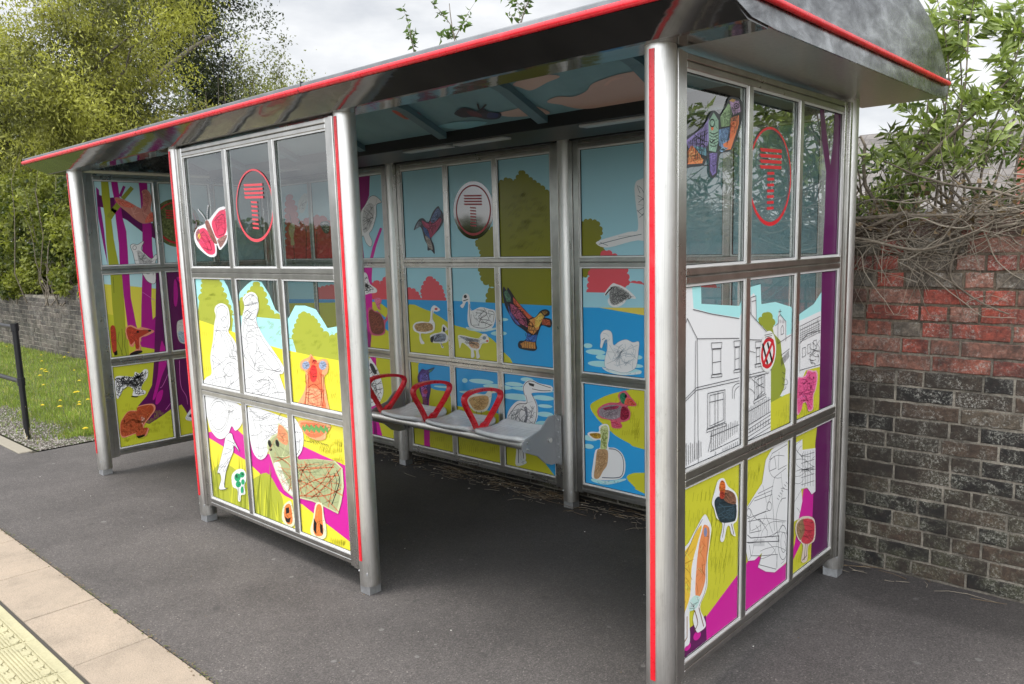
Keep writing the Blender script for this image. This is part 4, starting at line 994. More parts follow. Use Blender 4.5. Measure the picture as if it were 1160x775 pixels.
A.fill('#EDEDEB',bg_,True); A.sketch('#26262a',bg_,110,3,.004,10,.6); A.fill('#9a9a9a',[(140,240),(240,230),(300,230),(260,280),(180,260)],True); A.fill('#2a2c1a',[(245,345),(300,348),(290,356),(250,354)]); A.sketch('#26262a',[(140,240),(240,230),(300,230),(260,280),(180,260)],30,5,.003,8,.6)
A.build('badger_drawing')
A = Art(leftp, ZN, 48)
br=[(165,560),(190,500),(230,455),(290,450),(300,420),(400,402),(425,440),(385,500),(350,545),(340,580),(375,580),(372,605),(350,640),(290,645),(280,622),(180,650)]
A.fill('#D88A70',br,True); b2=[(290+(x-290)*.93-4,530+(y-530)*.93) for x,y in br]; A.fill('#A8492A',b2,True); A.sketch('#C8663E',b2,80,3,.004,12,.4); A.fill('#3a1a10',ell(365,468,6,8,8)); A.fill('#E0A090',[(320,500),(345,505),(335,560),(325,540)],True); A.fill('#2a2c1a',[(285,640),(350,625),(345,640),(300,655)])
A.build('bear_picture')
A = Art(leftp, ZN, 50)
A.fill('#EDEDEB',[(645,500),(690,430),(700,440),(695,520),(660,525)],True); A.fill('#1c1c1e',[(665,495),(690,470),(690,505)])
A.build('magpie_picture')
cc = leftp.uz(*ZL([(625,375)])[0])
A = Art(leftp, None, 40); A.mats=[mat('ivy_seen_disc',(.10,.12,.05),.2)]
A.mb.add([leftp.P(cc[0]+.190*math.cos(2*math.pi*i/48),cc[1]+.190*math.sin(2*math.pi*i/48),.0054) for i in range(48)],[tuple(range(48))],0)
tt=NT(A.mats[0]); n_=tt.noise(tt.pos(),60,4,.7); tt.l(tt.ramp(n_,[(.3,(.03,.035,.015)),(.6,(.16,.19,.06)),(.8,(.4,.38,.2))]),tt.b.inputs['Base Color'])
A.build('clear_porthole')
ring_sign(leftp, cc[0], cc[1], .165, '#B8202C')

# ================================================================== ROOF
RX0, RX1 = -.33, 5.315
TP = [(-.20,2.368),(.05,2.435),(.35,2.530),(.7,2.620),(1.0,2.655),(1.2,2.650),(1.38,2.628),(1.57,2.580),(1.7,2.530),(1.8,2.470),(1.87,2.41),(1.90,2.355)]
TP = smooth(TP, False, 3)
m = MB()
outer = TP; inner = [(y, z-.022) for y, z in reversed(TP)]
m.prism(outer+inner, RX0+.004, RX1-.004)
for f_ in range(len(m.sm)): m.sm[f_] = False
roof = m.build('roof', M['roofmetal'], shelter)
# front eave: silver nosing, red tube, glossy chamfer and soffit strip
m = MB(); m.prism([(-.222,2.356),(-.222,2.380),(-.205,2.387),(-.19,2.386),(-.19,2.356)], RX0, RX1); m.build('eave_trim', M['roofmetal'], roof, bevel=.002)
m = MB(); m.tube([(RX0-.004,-.226,2.352),(RX1+.006,-.226,2.352)], .0125, 12); m.build('red_trim', M['red'], roof)
m = MB(); m.tube([(RX1+.013,-.20,2.352),(RX1+.013,1.885,2.352)], .0110, 12); m.build('red_trim', M['red'], roof)
m = MB(); m.tube([(RX0-.013,-.20,2.352),(RX0-.013,1.885,2.352)], .0110, 12); m.build('red_trim', M['red'], roof)
m = MB(); m.prism([(-.205,2.350),(-.225,2.338),(-.075,2.280),(-.060,2.278),(.055,2.276),(.055,2.30),(-.06,2.30),(-.19,2.36)], RX0+.002, RX1-.002)
m.build('soffit_band', M['soffit'], roof)
m = MB()
for z in (): pass
for x in (2.42, ): m.box(x-.002, x+.002, -.2245, -.2235, 2.35, 2.395)
for x in (XB+.01, XC+.01):
    m = MB(); m.tube([(x-.0015,-.226,2.352),(x+.0015,-.226,2.352)], .0132, 12); m.box(x-.0015, x+.0015, -.2235, -.19, 2.366, 2.3885); m.build('trim_joint', M['black'], roof)
# end plates
prof = [(-.225,2.336),(-.06,2.287),(.10,2.280),(1.86,2.282),(1.915,2.312),(1.925,2.350),(1.905,2.395)] + [(y, z+.008) for y, z in reversed(TP) if y < 1.9] + [(-.228,2.385)]
for xa, xb in ((RX1-.003, RX1+.004), (RX0-.004, RX0+.003)):
    m = MB(); m.prism(prof, xa, xb); m.build('end_plate', M['plate'], roof)
# closed soffit outside the end panels, dark edge behind the plate
for xa, xb in ((XD-.03, RX1-.004), (RX0+.004, .03)):
    m = MB(); m.box(xa, xb, .058, 1.86, 2.288, 2.296); m.build('end_soffit', M['endsoffit'], roof)
# painted ceiling: shallow vault
CP = [(.056,2.405),(.2,2.455),(.38,2.485),(.56,2.485),(.71,2.452),(1.02,2.318)]
m = MB(); m.prism(CP+[(y, z+.006) for y, z in reversed(CP)], .03, XD-.03)
cm = mat('ceiling_blue', (.25,.42,.47), .45); t = NT(cm); n_ = t.noise(t.pos(), 5, 5, .7); t.l(t.ramp(n_, [(.3,(.14,.25,.285)),(.8,(.185,.31,.35))]), t.b.inputs['Base Color'])
ceil = m.build('ceiling', cm, roof)
class Slope:   # rear slope of the ceiling, for its artwork
    def __init__(s):
        s.a = Vector((0,.71,2.452)); s.b = Vector((0,1.02,2.318)); s.d = (s.b-s.a).normalized(); s.n = Vector((1,0,0)).cross(s.d)
        if s.n.z > 0: s.n = -s.n
        s.clip = (.05, XD-.05, -.0, (s.b-s.a).length-.005); s.obj = ceil
    def uz(s, px, py):
        d_ = survey(px, py); t_ = (s.a-CAM).dot(s.n)/d_.dot(s.n); p = CAM+d_*t_; return (p.x, (p-s.a).dot(s.d))
    def P(s, u, v, w=0): return tuple(s.a + Vector((u,0,0)) + s.d*v + s.n*w)
sl_ = Slope(); ZQ = zm(400,40,1160/340)
A = Art(sl_, ZQ, 0)
PC='#B99C92'
A.fill(PC, smooth([(750,255),(790,235),(850,235),(900,215),(925,185),(975,165),(1020,150),(1090,135),(1180,110),(1180,230),(1000,262),(900,275),(800,265)]))
A.fill('#C6A296', smooth([(970,190),(1000,165),(1050,160),(1000,175),(985,190)])); A.fill('#B9988C', smooth([(800,262),(900,270),(1000,256),(1180,222),(1180,240),(1000,270),(880,282)]))
A.fill(PC, smooth([(620,185),(700,150),(800,155),(750,180),(690,210),(650,200)])); A.fill(PC, smooth([(560,300),(620,285),(680,268),(730,280),(760,300),(680,310),(600,312)]))
A.fill('#7FB2C0', smooth([(330,350),(420,330),(520,335),(430,360)]))
A.build('painted_sky')
A = Art(sl_, ZQ, 20); A.fill('#B0202C',[(150,288),(190,290),(240,290),(262,308),(215,322),(185,312)],True); A.fill('#7A1420',[(190,298),(240,296),(230,316),(200,316)],True); A.build('red_bird_picture')
A = Art(sl_, ZQ, 24)
bu=[(392,298),(420,278),(455,282),(480,290),(500,278),(525,292),(572,298),(565,318),(520,322),(470,312),(430,315),(405,308)]
A.fill('#14142E',bu,True); A.fill('#5A1830',[(440,290),(480,294),(500,310),(460,308)],True); A.fill('#202A60',[(525,296),(560,300),(555,314),(520,314)],True); A.line('#101018',[(488,282),(482,262)],.01); A.line('#101018',[(500,280),(515,264)],.01)
A.build('moth_picture')
for x in (1.35, 2.11, 2.88, 3.645, 4.41, .6):
    m = MB(); c2 = [(y, z-.003) for y, z in CP]; m.prism(c2+[(y, z-.034) for y, z in reversed(c2)], x-.033, x+.033)
    m.build('ceiling_rib', mat('rib_paint', (.10,.17,.20), .5) if 'rib' not in M else M['rib'], roof)
    M['rib'] = bpy.data.materials.get('rib_paint')
# black service beam with light strips
m = MB(); m.box(.05, XD-.05, 1.00, 1.44, 2.262, 2.335); m.build('service_beam', M['black'], roof, bevel=.003)
m = MB()
for i in range(46): m.box(.1+i*.105, .1+i*.105+.012, 1.44, 1.452, 2.268, 2.33)
m.build('beam_clips', M['black'], roof)
lm = mat('light_diffuser', (.42,.42,.42), .4)
for x0 in (.85, 2.47, 2.925, 3.85, 4.3):
    m = MB(); m.box(x0, x0+.40, 1.035, 1.105, 2.250, 2.2615); m.build('light_strip', lm, roof, bevel=.002)
# black rear rail between the posts, deepened to block the bright sky gap
m = MB(); m.box(.05, XD-.05, 1.57, 1.60, 2.274, 2.36); m.build('rear_rail', M['black'], roof)
# ================================================================== BENCH
bench = empty('bench', (2.47, 1.35, 0), 'three seat waiting bench with pale ribbed seats and red loop armrests', 'bench')
m = MB(); m.tube([(1.705,1.262,.456),(3.235,1.262,.456)], .028, 20); m.build('front_rail', M['post'], bench)
m = MB(); m.tube([(1.705,1.47,.452),(3.255,1.47,.452)], .016, 12)
for x in (2.05, 2.53, 3.04): m.box(x-.02, x+.02, 1.285, 1.47, .448, .462)
m.build('rear_rail', M['post'], bench)
sm_ = mat('seat_plastic', (.7,.7,.71), .2, 0, .5, .4); t = NT(sm_); n_ = t.noise(t.pos(), 14, 5, .7); t.l(t.ramp(n_, [(.3,(.64,.65,.66)),(.75,(.74,.75,.76))]), t.b.inputs['Base Color'])
def make_seat(cx):
    m = MB(); nx, ny = 22, 46; wx, y0, y1 = .216, 1.222, 1.535
    top = []; bot = []
    for j in range(ny+1):
        v = j/ny; y = y0+(y1-y0)*v
        ins = .05*(1-min(1, min(v, 1-v)/.14))**2
        for i in range(nx+1):
            u = i/nx*2-1; x = cx+u*(wx-ins)
            z = .504 + .010*u*u - .016*(1-abs(2*v-1)**2) + .016*max(0, v-.75)/.25
            edge = max(0, (abs(u)-.9)/.1, (abs(2*v-1)-.93)/.07)
            z -= .012*edge**2
            if abs(u) < .86 and .08 < v < .92: z -= .006*(max(0, math.sin(v*ny/46*math.pi*2*11))**3)
            z += .004; top.append((x, y, z)); bot.append((x, y, z-.022-.004*(1-edge)))
    W_ = nx+1; fs = []
    for j in range(ny):
        for i in range(nx):
            a = j*W_+i; fs.append((a, a+1, a+W_+1, a+W_))
    n_ = len(top); fb = [tuple(reversed([k+n_ for k in f])) for f in fs]
    per = [i for i in range(nx+1)] + [j*W_+nx for j in range(1, ny+1)] + [ny*W_+i for i in range(nx-1, -1, -1)] + [j*W_ for j in range(ny-1, 0, -1)]
    sd = [(per[k], per[k]+n_, per[(k+1)%len(per)]+n_, per[(k+1)%len(per)]) for k in range(len(per))]
    m.add(top+bot, fs+fb+sd, 0, True)
    o = m.build('seat', sm_, bench)
    return o
for cx in (2.045, 2.53, 3.005): make_seat(cx)
def make_arm(x):
    m = MB(); prof = smooth([(1.290,.470),(1.240,.560),(1.178,.670),(1.178,.722),(1.225,.750),(1.30,.757),(1.38,.753),(1.46,.738),(1.515,.712),(1.522,.668),(1.47,.600),(1.40,.530),(1.335,.470)], True, 4)
    n = len(prof); c_ = (1.33,.62)
    inn = []
    for i, (y, z) in enumerate(prof):
        a, b = prof[i-1], prof[(i+1) % n]; ty, tz = b[0]-a[0], b[1]-a[1]; L = math.hypot(ty, tz)
        ny_, nz_ = tz/L, -ty/L
        if (c_[0]-y)*ny_+(c_[1]-z)*nz_ < 0: ny_, nz_ = -ny_, -nz_
        k = .021 + (.014 if z < .50 else 0)
        inn.append((y+ny_*k, z+nz_*k))
    vs = [(x-.019,y,z) for y,z in prof]+[(x+.019,y,z) for y,z in prof]+[(x-.019,y,z) for y,z in inn]+[(x+.019,y,z) for y,z in inn]
    fs = []
    for i in range(n):
        j = (i+1) % n
        fs += [(i,j,j+n,i+n),(i+2*n,i+3*n,j+3*n,j+2*n),(i,i+2*n,j+2*n,j),(i+n,j+n,j+3*n,i+3*n)]
    m.add(vs, fs, 0, False); m.box(x-.02,x+.02,1.285,1.335,.462,.482)
    return m.build('armrest', M['red'], bench, bevel=.004, seg=2)
make_arm(1.79); make_arm(2.287); make_arm(2.785)
br_m = mat('bracket_paint', (.34,.35,.37), .42, .3)
for x in (1.715, 3.235):
    m = MB(); pr = [(1.225,.425),(1.222,.475),(1.26,.498),(1.40,.535),(1.455,.585),(1.475,.600),(1.565,.600),(1.565,.285),(1.49,.285),(1.43,.31),(1.36,.37)]
    m.prism(pr, x-.006, x+.006); o = m.build('end_bracket', br_m, bench, bevel=.002)
    m = MB(); sg = 1 if x > 2 else -1
    m.box(x+.006 if sg > 0 else x-.05, x+.05 if sg > 0 else x-.006, 1.535, 1.5395, .285, .600)
    for z in (.33,.41,.49,.57): m.tube([(x+sg*.025,1.535,z),(x+sg*.025,1.527,z)], .008, 10)
    for y, z in ((1.265,.475),(1.265,.435)): m.tube([(x,y,z),(x+.019,y,z)], .008, 10)
    m.build('fixing_plate', M['galv'], o)

# ================================================================== GROUND
def sheet(name, pts, z, m, uvn=None, kind='structure'):
    s = MB(); s.add([(x, y, z) for x, y in pts], [tuple(range(len(pts)))]); o = s.build(name, m, origin=(pts[0][0], pts[0][1], z)); tag(o, kind=kind); return o
gm = mat('soil', (.05,.045,.03), .95)
sheet('ground', [(-600,-600),(600,-600),(600,600),(-600,600)], -.012, gm)
tm = mat('tarmac', (.08,.08,.08), .82); t = NT(tm)
p_ = t.pos()
vo = t.n('ShaderNodeTexVoronoi'); vo.inputs['Scale'].default_value = 210; t.l(p_, vo.inputs['Vector'])
n1 = t.noise(p_, 260, 3, .7); n2 = t.noise(p_, 1.6, 5, .65, .3); n3 = t.noise(p_, 14, 4, .7)
spk = t.ramp(vo.outputs['Color'], [(.2,(.028,.027,.027)),(.55,(.075,.071,.070)),(.85,(.135,.128,.125)),(.97,(.30,.28,.27))])
c1 = t.mix(.45, spk, t.ramp(n1, [(.3,(.035,.034,.034)),(.7,(.135,.127,.124))]))
c1 = t.mix(1, c1, (.92,.865,.83), 'MULTIPLY'); c2 = t.mix(1, c1, t.ramp(n2, [(.3,g3(.72)),(.5,g3(.98)),(.7,g3(1.22))]), 'MULTIPLY')
spot = t.noise(p_, 7.5, 2, .5); c2 = t.mix(t.ramp(spot, [(.70,g3(0)),(.735,g3(.45))]), c2, (.03,.028,.027)); gum = t.noise(p_, 17, 0, .5); c2 = t.mix(t.ramp(gum, [(.83,g3(0)),(.84,g3(.4))]), c2, (.22,.21,.2))
c2 = t.mix(.8, c2, t.ramp(n3, [(.3,g3(.9)),(.7,g3(1.08))]), 'MULTIPLY')
# dark patch along the wall: shadow painted into the tarmac colour
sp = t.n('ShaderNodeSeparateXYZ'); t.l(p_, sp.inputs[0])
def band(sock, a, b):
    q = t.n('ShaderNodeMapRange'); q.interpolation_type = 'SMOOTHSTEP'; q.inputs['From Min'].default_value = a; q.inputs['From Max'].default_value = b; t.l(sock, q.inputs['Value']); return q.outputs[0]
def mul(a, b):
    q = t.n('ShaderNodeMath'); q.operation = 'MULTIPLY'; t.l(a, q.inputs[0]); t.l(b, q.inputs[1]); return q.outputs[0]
# shade under the shelter roof, painted into the tarmac colour
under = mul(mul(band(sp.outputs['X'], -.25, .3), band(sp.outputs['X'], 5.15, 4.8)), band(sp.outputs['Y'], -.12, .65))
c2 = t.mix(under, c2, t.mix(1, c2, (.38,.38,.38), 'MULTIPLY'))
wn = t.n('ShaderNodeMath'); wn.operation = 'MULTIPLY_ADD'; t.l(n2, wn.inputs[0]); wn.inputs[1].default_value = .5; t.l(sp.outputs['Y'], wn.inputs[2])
c2 = t.mix(mul(band(wn.outputs[0], 1.58, 1.70), band(sp.outputs['X'], 4.9, 5.1)), c2, t.mix(1, c2, (.62,.62,.62), 'MULTIPLY'))  # wall-foot shadow darkened into the base colour
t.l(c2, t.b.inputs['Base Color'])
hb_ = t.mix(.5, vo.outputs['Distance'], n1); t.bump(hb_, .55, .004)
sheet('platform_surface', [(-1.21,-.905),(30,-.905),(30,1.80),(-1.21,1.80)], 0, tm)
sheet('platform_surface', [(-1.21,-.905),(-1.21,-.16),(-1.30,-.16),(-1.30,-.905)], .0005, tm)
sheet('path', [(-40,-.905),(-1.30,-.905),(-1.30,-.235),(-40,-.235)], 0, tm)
# paving slabs
pm = mat('paving_slab', (.42,.36,.29), .85); t = NT(pm); p_ = t.pos()
n1 = t.noise(p_, 190, 4, .8); n2 = t.noise(p_, 3.5, 6, .75); 
at = t.n('ShaderNodeVertexColor'); at.layer_name = 'tone'
c1 = t.ramp(n1, [(.25,(.16,.125,.092)),(.5,(.30,.245,.19)),(.8,(.44,.37,.30))]); c1 = t.mix(.7, c1, t.ramp(n2, [(.3,(.62,.62,.60)),(.5,(.95,.94,.92)),(.7,(1.14,1.11,1.07))]), 'MULTIPLY')
t.l(c1, t.b.inputs['Base Color']); t.bump(n1, .3, .002)
m = MB(); rnd = random.Random(2); x = -12.0 - .0
xs = [1.066+.624*k for k in range(-40, 36)]
for a, b in zip(xs, xs[1:]):
    dz = rnd.uniform(-.001,.001); m.box(a+.003, b-.003, -1.222, -.910, -.05, .004+dz)
o = m.build('slab_paving', pm, bevel=.003); tag(o, kind='structure')
jm = mat('joint', (.055,.05,.042), .95); 
sheet('joint_bed', [(-30,-2.9),(30,-2.9),(30,-.90),(-30,-.90)], -.004, jm)
# moss and grit along the joint
# tactile strip: ridges + rows of lozenges
ym = mat('tactile_yellow', (.62,.55,.24), .7); t = NT(ym); p_ = t.pos(); n1 = t.noise(p_, 120, 4, .8); n2 = t.noise(p_, 5, 5, .75)
c1 = t.mix(.8, t.ramp(n1, [(.25,(.33,.305,.19)),(.75,(.46,.43,.28))]), t.ramp(n2, [(.3,(.80,.80,.76)),(.7,(1.08,1.06,1.0))]), 'MULTIPLY'); t.l(c1, t.b.inputs['Base Color']); t.bump(n1, .2, .002)
m = MB()
xt = [1.35+.4*k for k in range(-30, 40)]
for a, b in zip(xt, xt[1:]):
    m.box(a+.0015, b-.0015, -1.64, -1.240, -.05, .004)
o = m.build('tactile_paving', ym, bevel=.002); tag(o, kind='structure')
m = MB()
for a, b in zip(xt, xt[1:]):
    if b < -1 or a > 7: continue
    y = -1.285
    while y > -1.62:
        m.box(a+.012, b-.012, y-.0035, y+.0035, .0038, .0092); y -= .0135
    for r_ in range(3):
        yy = -1.315-.105*r_
        for k in range(5):
            cx = a+.04+.08*k
            n = 20; vs = [(cx+.031*math.cos(2*math.pi*i/n), yy+.021*math.sin(2*math.pi*i/n), .0039) for i in range(n)]+[(cx+.027*math.cos(2*math.pi*i/n), yy+.017*math.sin(2*math.pi*i/n), .0130) for i in range(n)]
            m.add(vs, [(i,(i+1)%n,(i+1)%n+n,i+n) for i in range(n)]+[tuple(range(n,2*n))])
o = m.build('tactile_ridges', ym); tag(o, kind='structure')
em = mat('platform_edge', (.45,.44,.42), .8); t = NT(em); n1 = t.noise(t.pos(), 90, 4, .8); t.l(t.ramp(n1, [(.3,(.3,.29,.27)),(.7,(.5,.49,.46))]), t.b.inputs['Base Color'])
m = MB()
for k in range(-20, 40): m.box(k*.6+.003, k*.6+.597, -2.6, -1.650, -.3, .004)
o = m.build('platform_edge', em); tag(o, kind='structure')

# grass verge, gravel and kerb at the far end
def ground_h(x, y): return .01*noise.noise(Vector((x*1.3, y*1.3, 0)))
vm = mat('verge_soil', (.06,.06,.02), .95); t = NT(vm); n1 = t.noise(t.pos(), 9, 6, .8)
t.l(t.ramp(n1, [(.3,(.035,.05,.012)),(.55,(.07,.09,.02)),(.75,(.11,.10,.05))]), t.b.inputs['Base Color'])
sheet('verge', [(-30,-.10),(-1.25,-.10),(-1.25,1.0),(-1.30,2.36),(-30,2.36)], .002, vm)
m = MB(); m.box(-30, -1.27, -.232, -.125, -.1, .010); o = m.build('kerb', mat('kerb_stone', (.24,.215,.17), .9), bevel=.006); tag(o, kind='structure')
rnd = np.random.default_rng(3)
def blades(n, fx, h0, h1, w0, seedcol, name, matn):
    V = []; Fc = []; C = []
    for i in range(n):
        x, y = fx()
        h = rnd.uniform(h0, h1); a = rnd.uniform(0, 6.283); w_ = w0*rnd.uniform(.6, 1.4); lean = rnd.uniform(0, .75)*h; b = rnd.uniform(0, 6.283)
        dx, dy = math.cos(a)*w_, math.sin(a)*w_; lx, ly = math.cos(b)*lean, math.sin(b)*lean; k = len(V)
        V += [(x-dx,y-dy,0),(x+dx,y+dy,0),(x+dx*.8+lx*.35,y+dy*.8+ly*.35,h*.6),(x-dx*.8+lx*.35,y-dy*.8+ly*.35,h*.6),(x+lx,y+ly,h*.95)]
        Fc += [(k,k+1,k+2,k+3),(k+3,k+2,k+4)]; c = seedcol(x, y); C += [c]*5
    me = bpy.data.meshes.new(name); me.from_pydata(V, [], Fc); me.materials.append(matn)
    ca = me.color_attributes.new('tone', 'FLOAT_COLOR', 'POINT'); ca.data.foreach_set('color', np.array([(*c, 1) for c in C], dtype=np.float32).ravel())
    o = bpy.data.objects.new(name, me); COL.objects.link(o); return o
def leaf_mat(name, trans=.35, rough=.5, spec=.35, tmul=1.35):
    m = bpy.data.materials.new(name); m.use_nodes = True; nt = m.node_tree; b = nt.nodes['Principled BSDF']; out = nt.nodes['Material Output']
    at = nt.nodes.new('ShaderNodeVertexColor'); at.layer_name = 'tone'
    b.inputs['Roughness'].default_value = rough; b.inputs['Specular IOR Level'].default_value = spec
    nt.links.new(at.outputs[0], b.inputs['Base Color'])
    tr = nt.nodes.new('ShaderNodeBsdfTranslucent'); mu = nt.nodes.new('ShaderNodeMix'); mu.data_type = 'RGBA'; mu.blend_type = 'MULTIPLY'; mu.inputs['Factor'].default_value = 1
    nt.links.new(at.outputs[0], mu.inputs[6]); mu.inputs[7].default_value = (tmul, tmul*1.05, tmul*.6, 1); nt.links.new(mu.outputs[2], tr.inputs[0])
    mx = nt.nodes.new('ShaderNodeMixShader'); mx.inputs[0].default_value = trans
    nt.links.new(b.outputs[0], mx.inputs[1]); nt.links.new(tr.outputs[0], mx.inputs[2]); nt.links.new(mx.outputs[0], out.inputs[0]); return m
LM = leaf_mat('leaf'); GM = leaf_mat('grass_blade', .3, .6, .2)
def gxy():
    while True:
        x = -1.5-12*rnd.random()**1.5; y = rnd.uniform(-.02, 2.33)
        if y < .30+.10*math.sin(x*5)+rnd.normal()*.05 and x > -4 and rnd.random() < .93: continue
        return x, y
def gcol(x, y):
    k = rnd.random(); n_ = noise.noise(Vector((x*2.2, y*2.2, 3)))
    base = np.array([.15,.20,.035]) if k < .6 else (np.array([.20,.26,.05]) if k < .85 else np.array([.30,.28,.10]))
    return tuple(base*(1+.45*n_)*rnd.uniform(.9, 1.5))
o = blades(52000, gxy, .02, .075, .0028, gcol, 'grass', GM); tag(o, 'short rough green grass on the verge below the far brick wall', 'grass', kind='stuff')
# gravel
m = MB(); rn = random.Random(4)
for i in range(5200):
    x = -1.24-3.2*rn.random()**1.2; y = rn.uniform(-.10, .42+.08*math.sin(x*5))
    if rn.random() < (y-.1)*1.6: continue
    s_ = rn.uniform(.005,.014); a = [Vector((rn.gauss(0,1),rn.gauss(0,1),rn.gauss(0,.7))).normalized()*s_ for _ in range(6)]
    c_ = Vector((x, y, s_*.5))
    m.add([c_+Vector((s_,0,0)),c_+Vector((0,s_*.8,0)),c_+Vector((-s_,.1*s_,0)),c_+Vector((0,-s_*.9,0)),c_+Vector((.2*s_,0,s_*.7)),c_+Vector((0,0,-s_*.6))],
          [(0,1,4),(1,2,4),(2,3,4),(3,0,4),(1,0,5),(2,1,5),(3,2,5),(0,3,5)], rn.randrange(3))
o = m.build('gravel', [mat('stone_a',(.17,.15,.13),.85), mat('stone_b',(.10,.085,.07),.85), mat('stone_c',(.28,.26,.23),.85)]); tag(o, 'loose pale gravel strip between the tarmac and the grass', 'gravel', kind='stuff')
# dandelions
dm = mat('dandelion_yellow', (.75,.58,.01), .6); sm2 = mat('dandelion_stem', (.12,.2,.04), .6)
def dandelion(x, y, h, r_):
    m = MB(); m.tube([(x, y, 0), (x+.01, y, h)], .002, 5, 1)
    n = 14
    for q, rr, dz in ((0, r_, 0), (1, r_*.7, .006), (2, r_*.35, .010)):
        for i in range(n):
            a0 = 2*math.pi*(i+.5*q)/n; a1 = a0+.36
            m.add([(x+.01, y, h+dz), (x+.01+rr*math.cos(a0), y+rr*math.sin(a0), h+dz+.004), (x+.01+rr*math.cos(a1), y+rr*math.sin(a1), h+dz+.004)], [(0,1,2)], 0)
    o = m.build('dandelion', [dm, sm2], origin=(x, y, 0)); return o
g3_ = zm(0,330,504/130)
spots = [(181,281),(183,310),(183,349),(198,345),(203,357),(175,377),(190,412),(186,505),(262,515),(263,481),(282,293),(304,275),(325,348),(347,397),(340,450),(347,487),(347,502),(374,612),(28,243),(385,480),(330,452),(192,352)]
for i, q in enumerate(spots):
    p = on_z(*g3_([q])[0], .05); o = dandelion(p.x, p.y, .05+.02*(i % 3)*.5, .018+.004*(i % 3))
    tag(o, 'yellow dandelion flower open in the grass beside the handrail', 'flower', 'dandelions in the grass verge')

# ================================================================== HANDRAIL
hr_ = empty('handrail', (-1.80, -.01, 0), 'black tubular handrail with flaking paint standing at the edge of the grass', 'handrail')
bm_ = mat('rail_black', (.012,.012,.014), .35); t = NT(bm_); p_ = t.pos((1,1,.5)); n_ = t.noise(p_, 22, 5, .7)
sz = t.n('ShaderNodeSeparateXYZ'); t.l(t.pos(), sz.inputs[0]); mr = t.n('ShaderNodeMapRange'); mr.inputs['From Min'].default_value = .40; mr.inputs['From Max'].default_value = .12; mr.inputs['To Min'].default_value = 0; mr.inputs['To Max'].default_value = .14; t.l(sz.outputs['Z'], mr.inputs['Value'])
ad = t.n('ShaderNodeMath'); ad.operation = 'ADD'; t.l(n_, ad.inputs[0]); t.l(mr.outputs[0], ad.inputs[1])
t.l(t.ramp(ad.outputs[0], [(.70,(.012,.012,.014)),(.715,(.50,.38,.16)),(.76,(.42,.42,.40))]), t.b.inputs['Base Color'])
m = MB(); m.cyl((-1.80,-.01), .026, -.02, 1.075, 20); m.build('upright', bm_, hr_)
for z in (1.045, .545):
    m = MB(); m.tube([(-1.80,-.01,z),(-7.5,-.06,z)], .021, 14); m.build('rail', bm_, hr_)
for z in (1.045, .545):
    m = MB(); m.cyl((-1.80,-.01), .033, z-.035, z+.035, 20); m.build('collar', bm_, hr_)
for x in (-3.9, -6.0):
    m = MB(); m.cyl((x,-.03), .024, -.02, 1.045, 14); m.build('upright', bm_, hr_)

# ================================================================== BRICK WALLS
bkm = mat('old_brick', (.3,.1,.06), .9); t = NT(bkm); p_ = t.pos()
at = t.n('ShaderNodeVertexColor'); at.layer_name = 'tone'
n1 = t.noise(p_, 55, 6, .8); n2 = t.noise(p_, 9, 6, .75, .5); n3 = t.noise(p_, 85, 6, .85, .4); n4 = t.noise(p_, 4, 5, .7)
n5 = t.noise(p_, 26, 7, .85, .6)
c1 = t.mix(1, at.outputs[0], t.ramp(n1, [(.28,g3(.30)),(.5,g3(.95)),(.72,g3(1.75))]), 'MULTIPLY'); c1 = t.mix(t.ramp(n5, [(.5,g3(0)),(.68,g3(.6))]), c1, (.05,.032,.025))
sz = t.n('ShaderNodeSeparateXYZ'); t.l(p_, sz.inputs[0])
# pale bloom in patches
ef = t.ramp(n2, [(.44,g3(0)),(.55,g3(.75)),(.70,g3(1))]); e2 = t.ramp(n3, [(.50,g3(0)),(.60,g3(1))])
c2 = t.mix(t.mix(1, ef, e2, 'MULTIPLY'), c1, (.46,.45,.40))
# soot
c3 = t.mix(t.ramp(n4, [(.40,g3(0)),(.62,g3(.75))]), c2, (.022,.019,.016))
# algae low down
mr = t.n('ShaderNodeMapRange'); mr.inputs['From Min'].default_value = .85; mr.inputs['From Max'].default_value = 0; t.l(sz.outputs['Z'], mr.inputs['Value'])
al = t.mix(1, t.ramp(n2, [(.42,g3(0)),(.7,g3(.55))]), mr.outputs[0], 'MULTIPLY')
c4 = t.mix(al, c3, (.085,.088,.042)); t.l(c4, t.b.inputs['Base Color'])
hb_ = t.mix(.5, n1, n3); t.bump(hb_, .8, .006)
mm_ = mat('lime_mortar', (.33,.31,.27), .95); t = NT(mm_); p_ = t.pos(); n1 = t.noise(p_, 70, 5, .8); n2 = t.noise(p_, 5, 5, .7)
t.l(t.mix(.9, t.ramp(n1, [(.25,(.10,.088,.07)),(.7,(.44,.40,.33))]), t.ramp(n2, [(.36,g3(.30)),(.58,g3(1.05))]), 'MULTIPLY'), t.b.inputs['Base Color']); t.bump(n1, .9, .008)
mc = t.b.inputs['Base Color'].links[0].from_socket; sz = t.n('ShaderNodeSeparateXYZ'); t.l(p_, sz.inputs[0]); mr = t.n('ShaderNodeMapRange'); mr.inputs['From Min'].default_value = 1.0; mr.inputs['From Max'].default_value = 1.3; t.l(sz.outputs['Z'], mr.inputs['Value']); t.l(t.mix(mr.outputs[0], mc, t.mix(1, mc, (.55,.48,.42), 'MULTIPLY')), t.b.inputs['Base Color'])

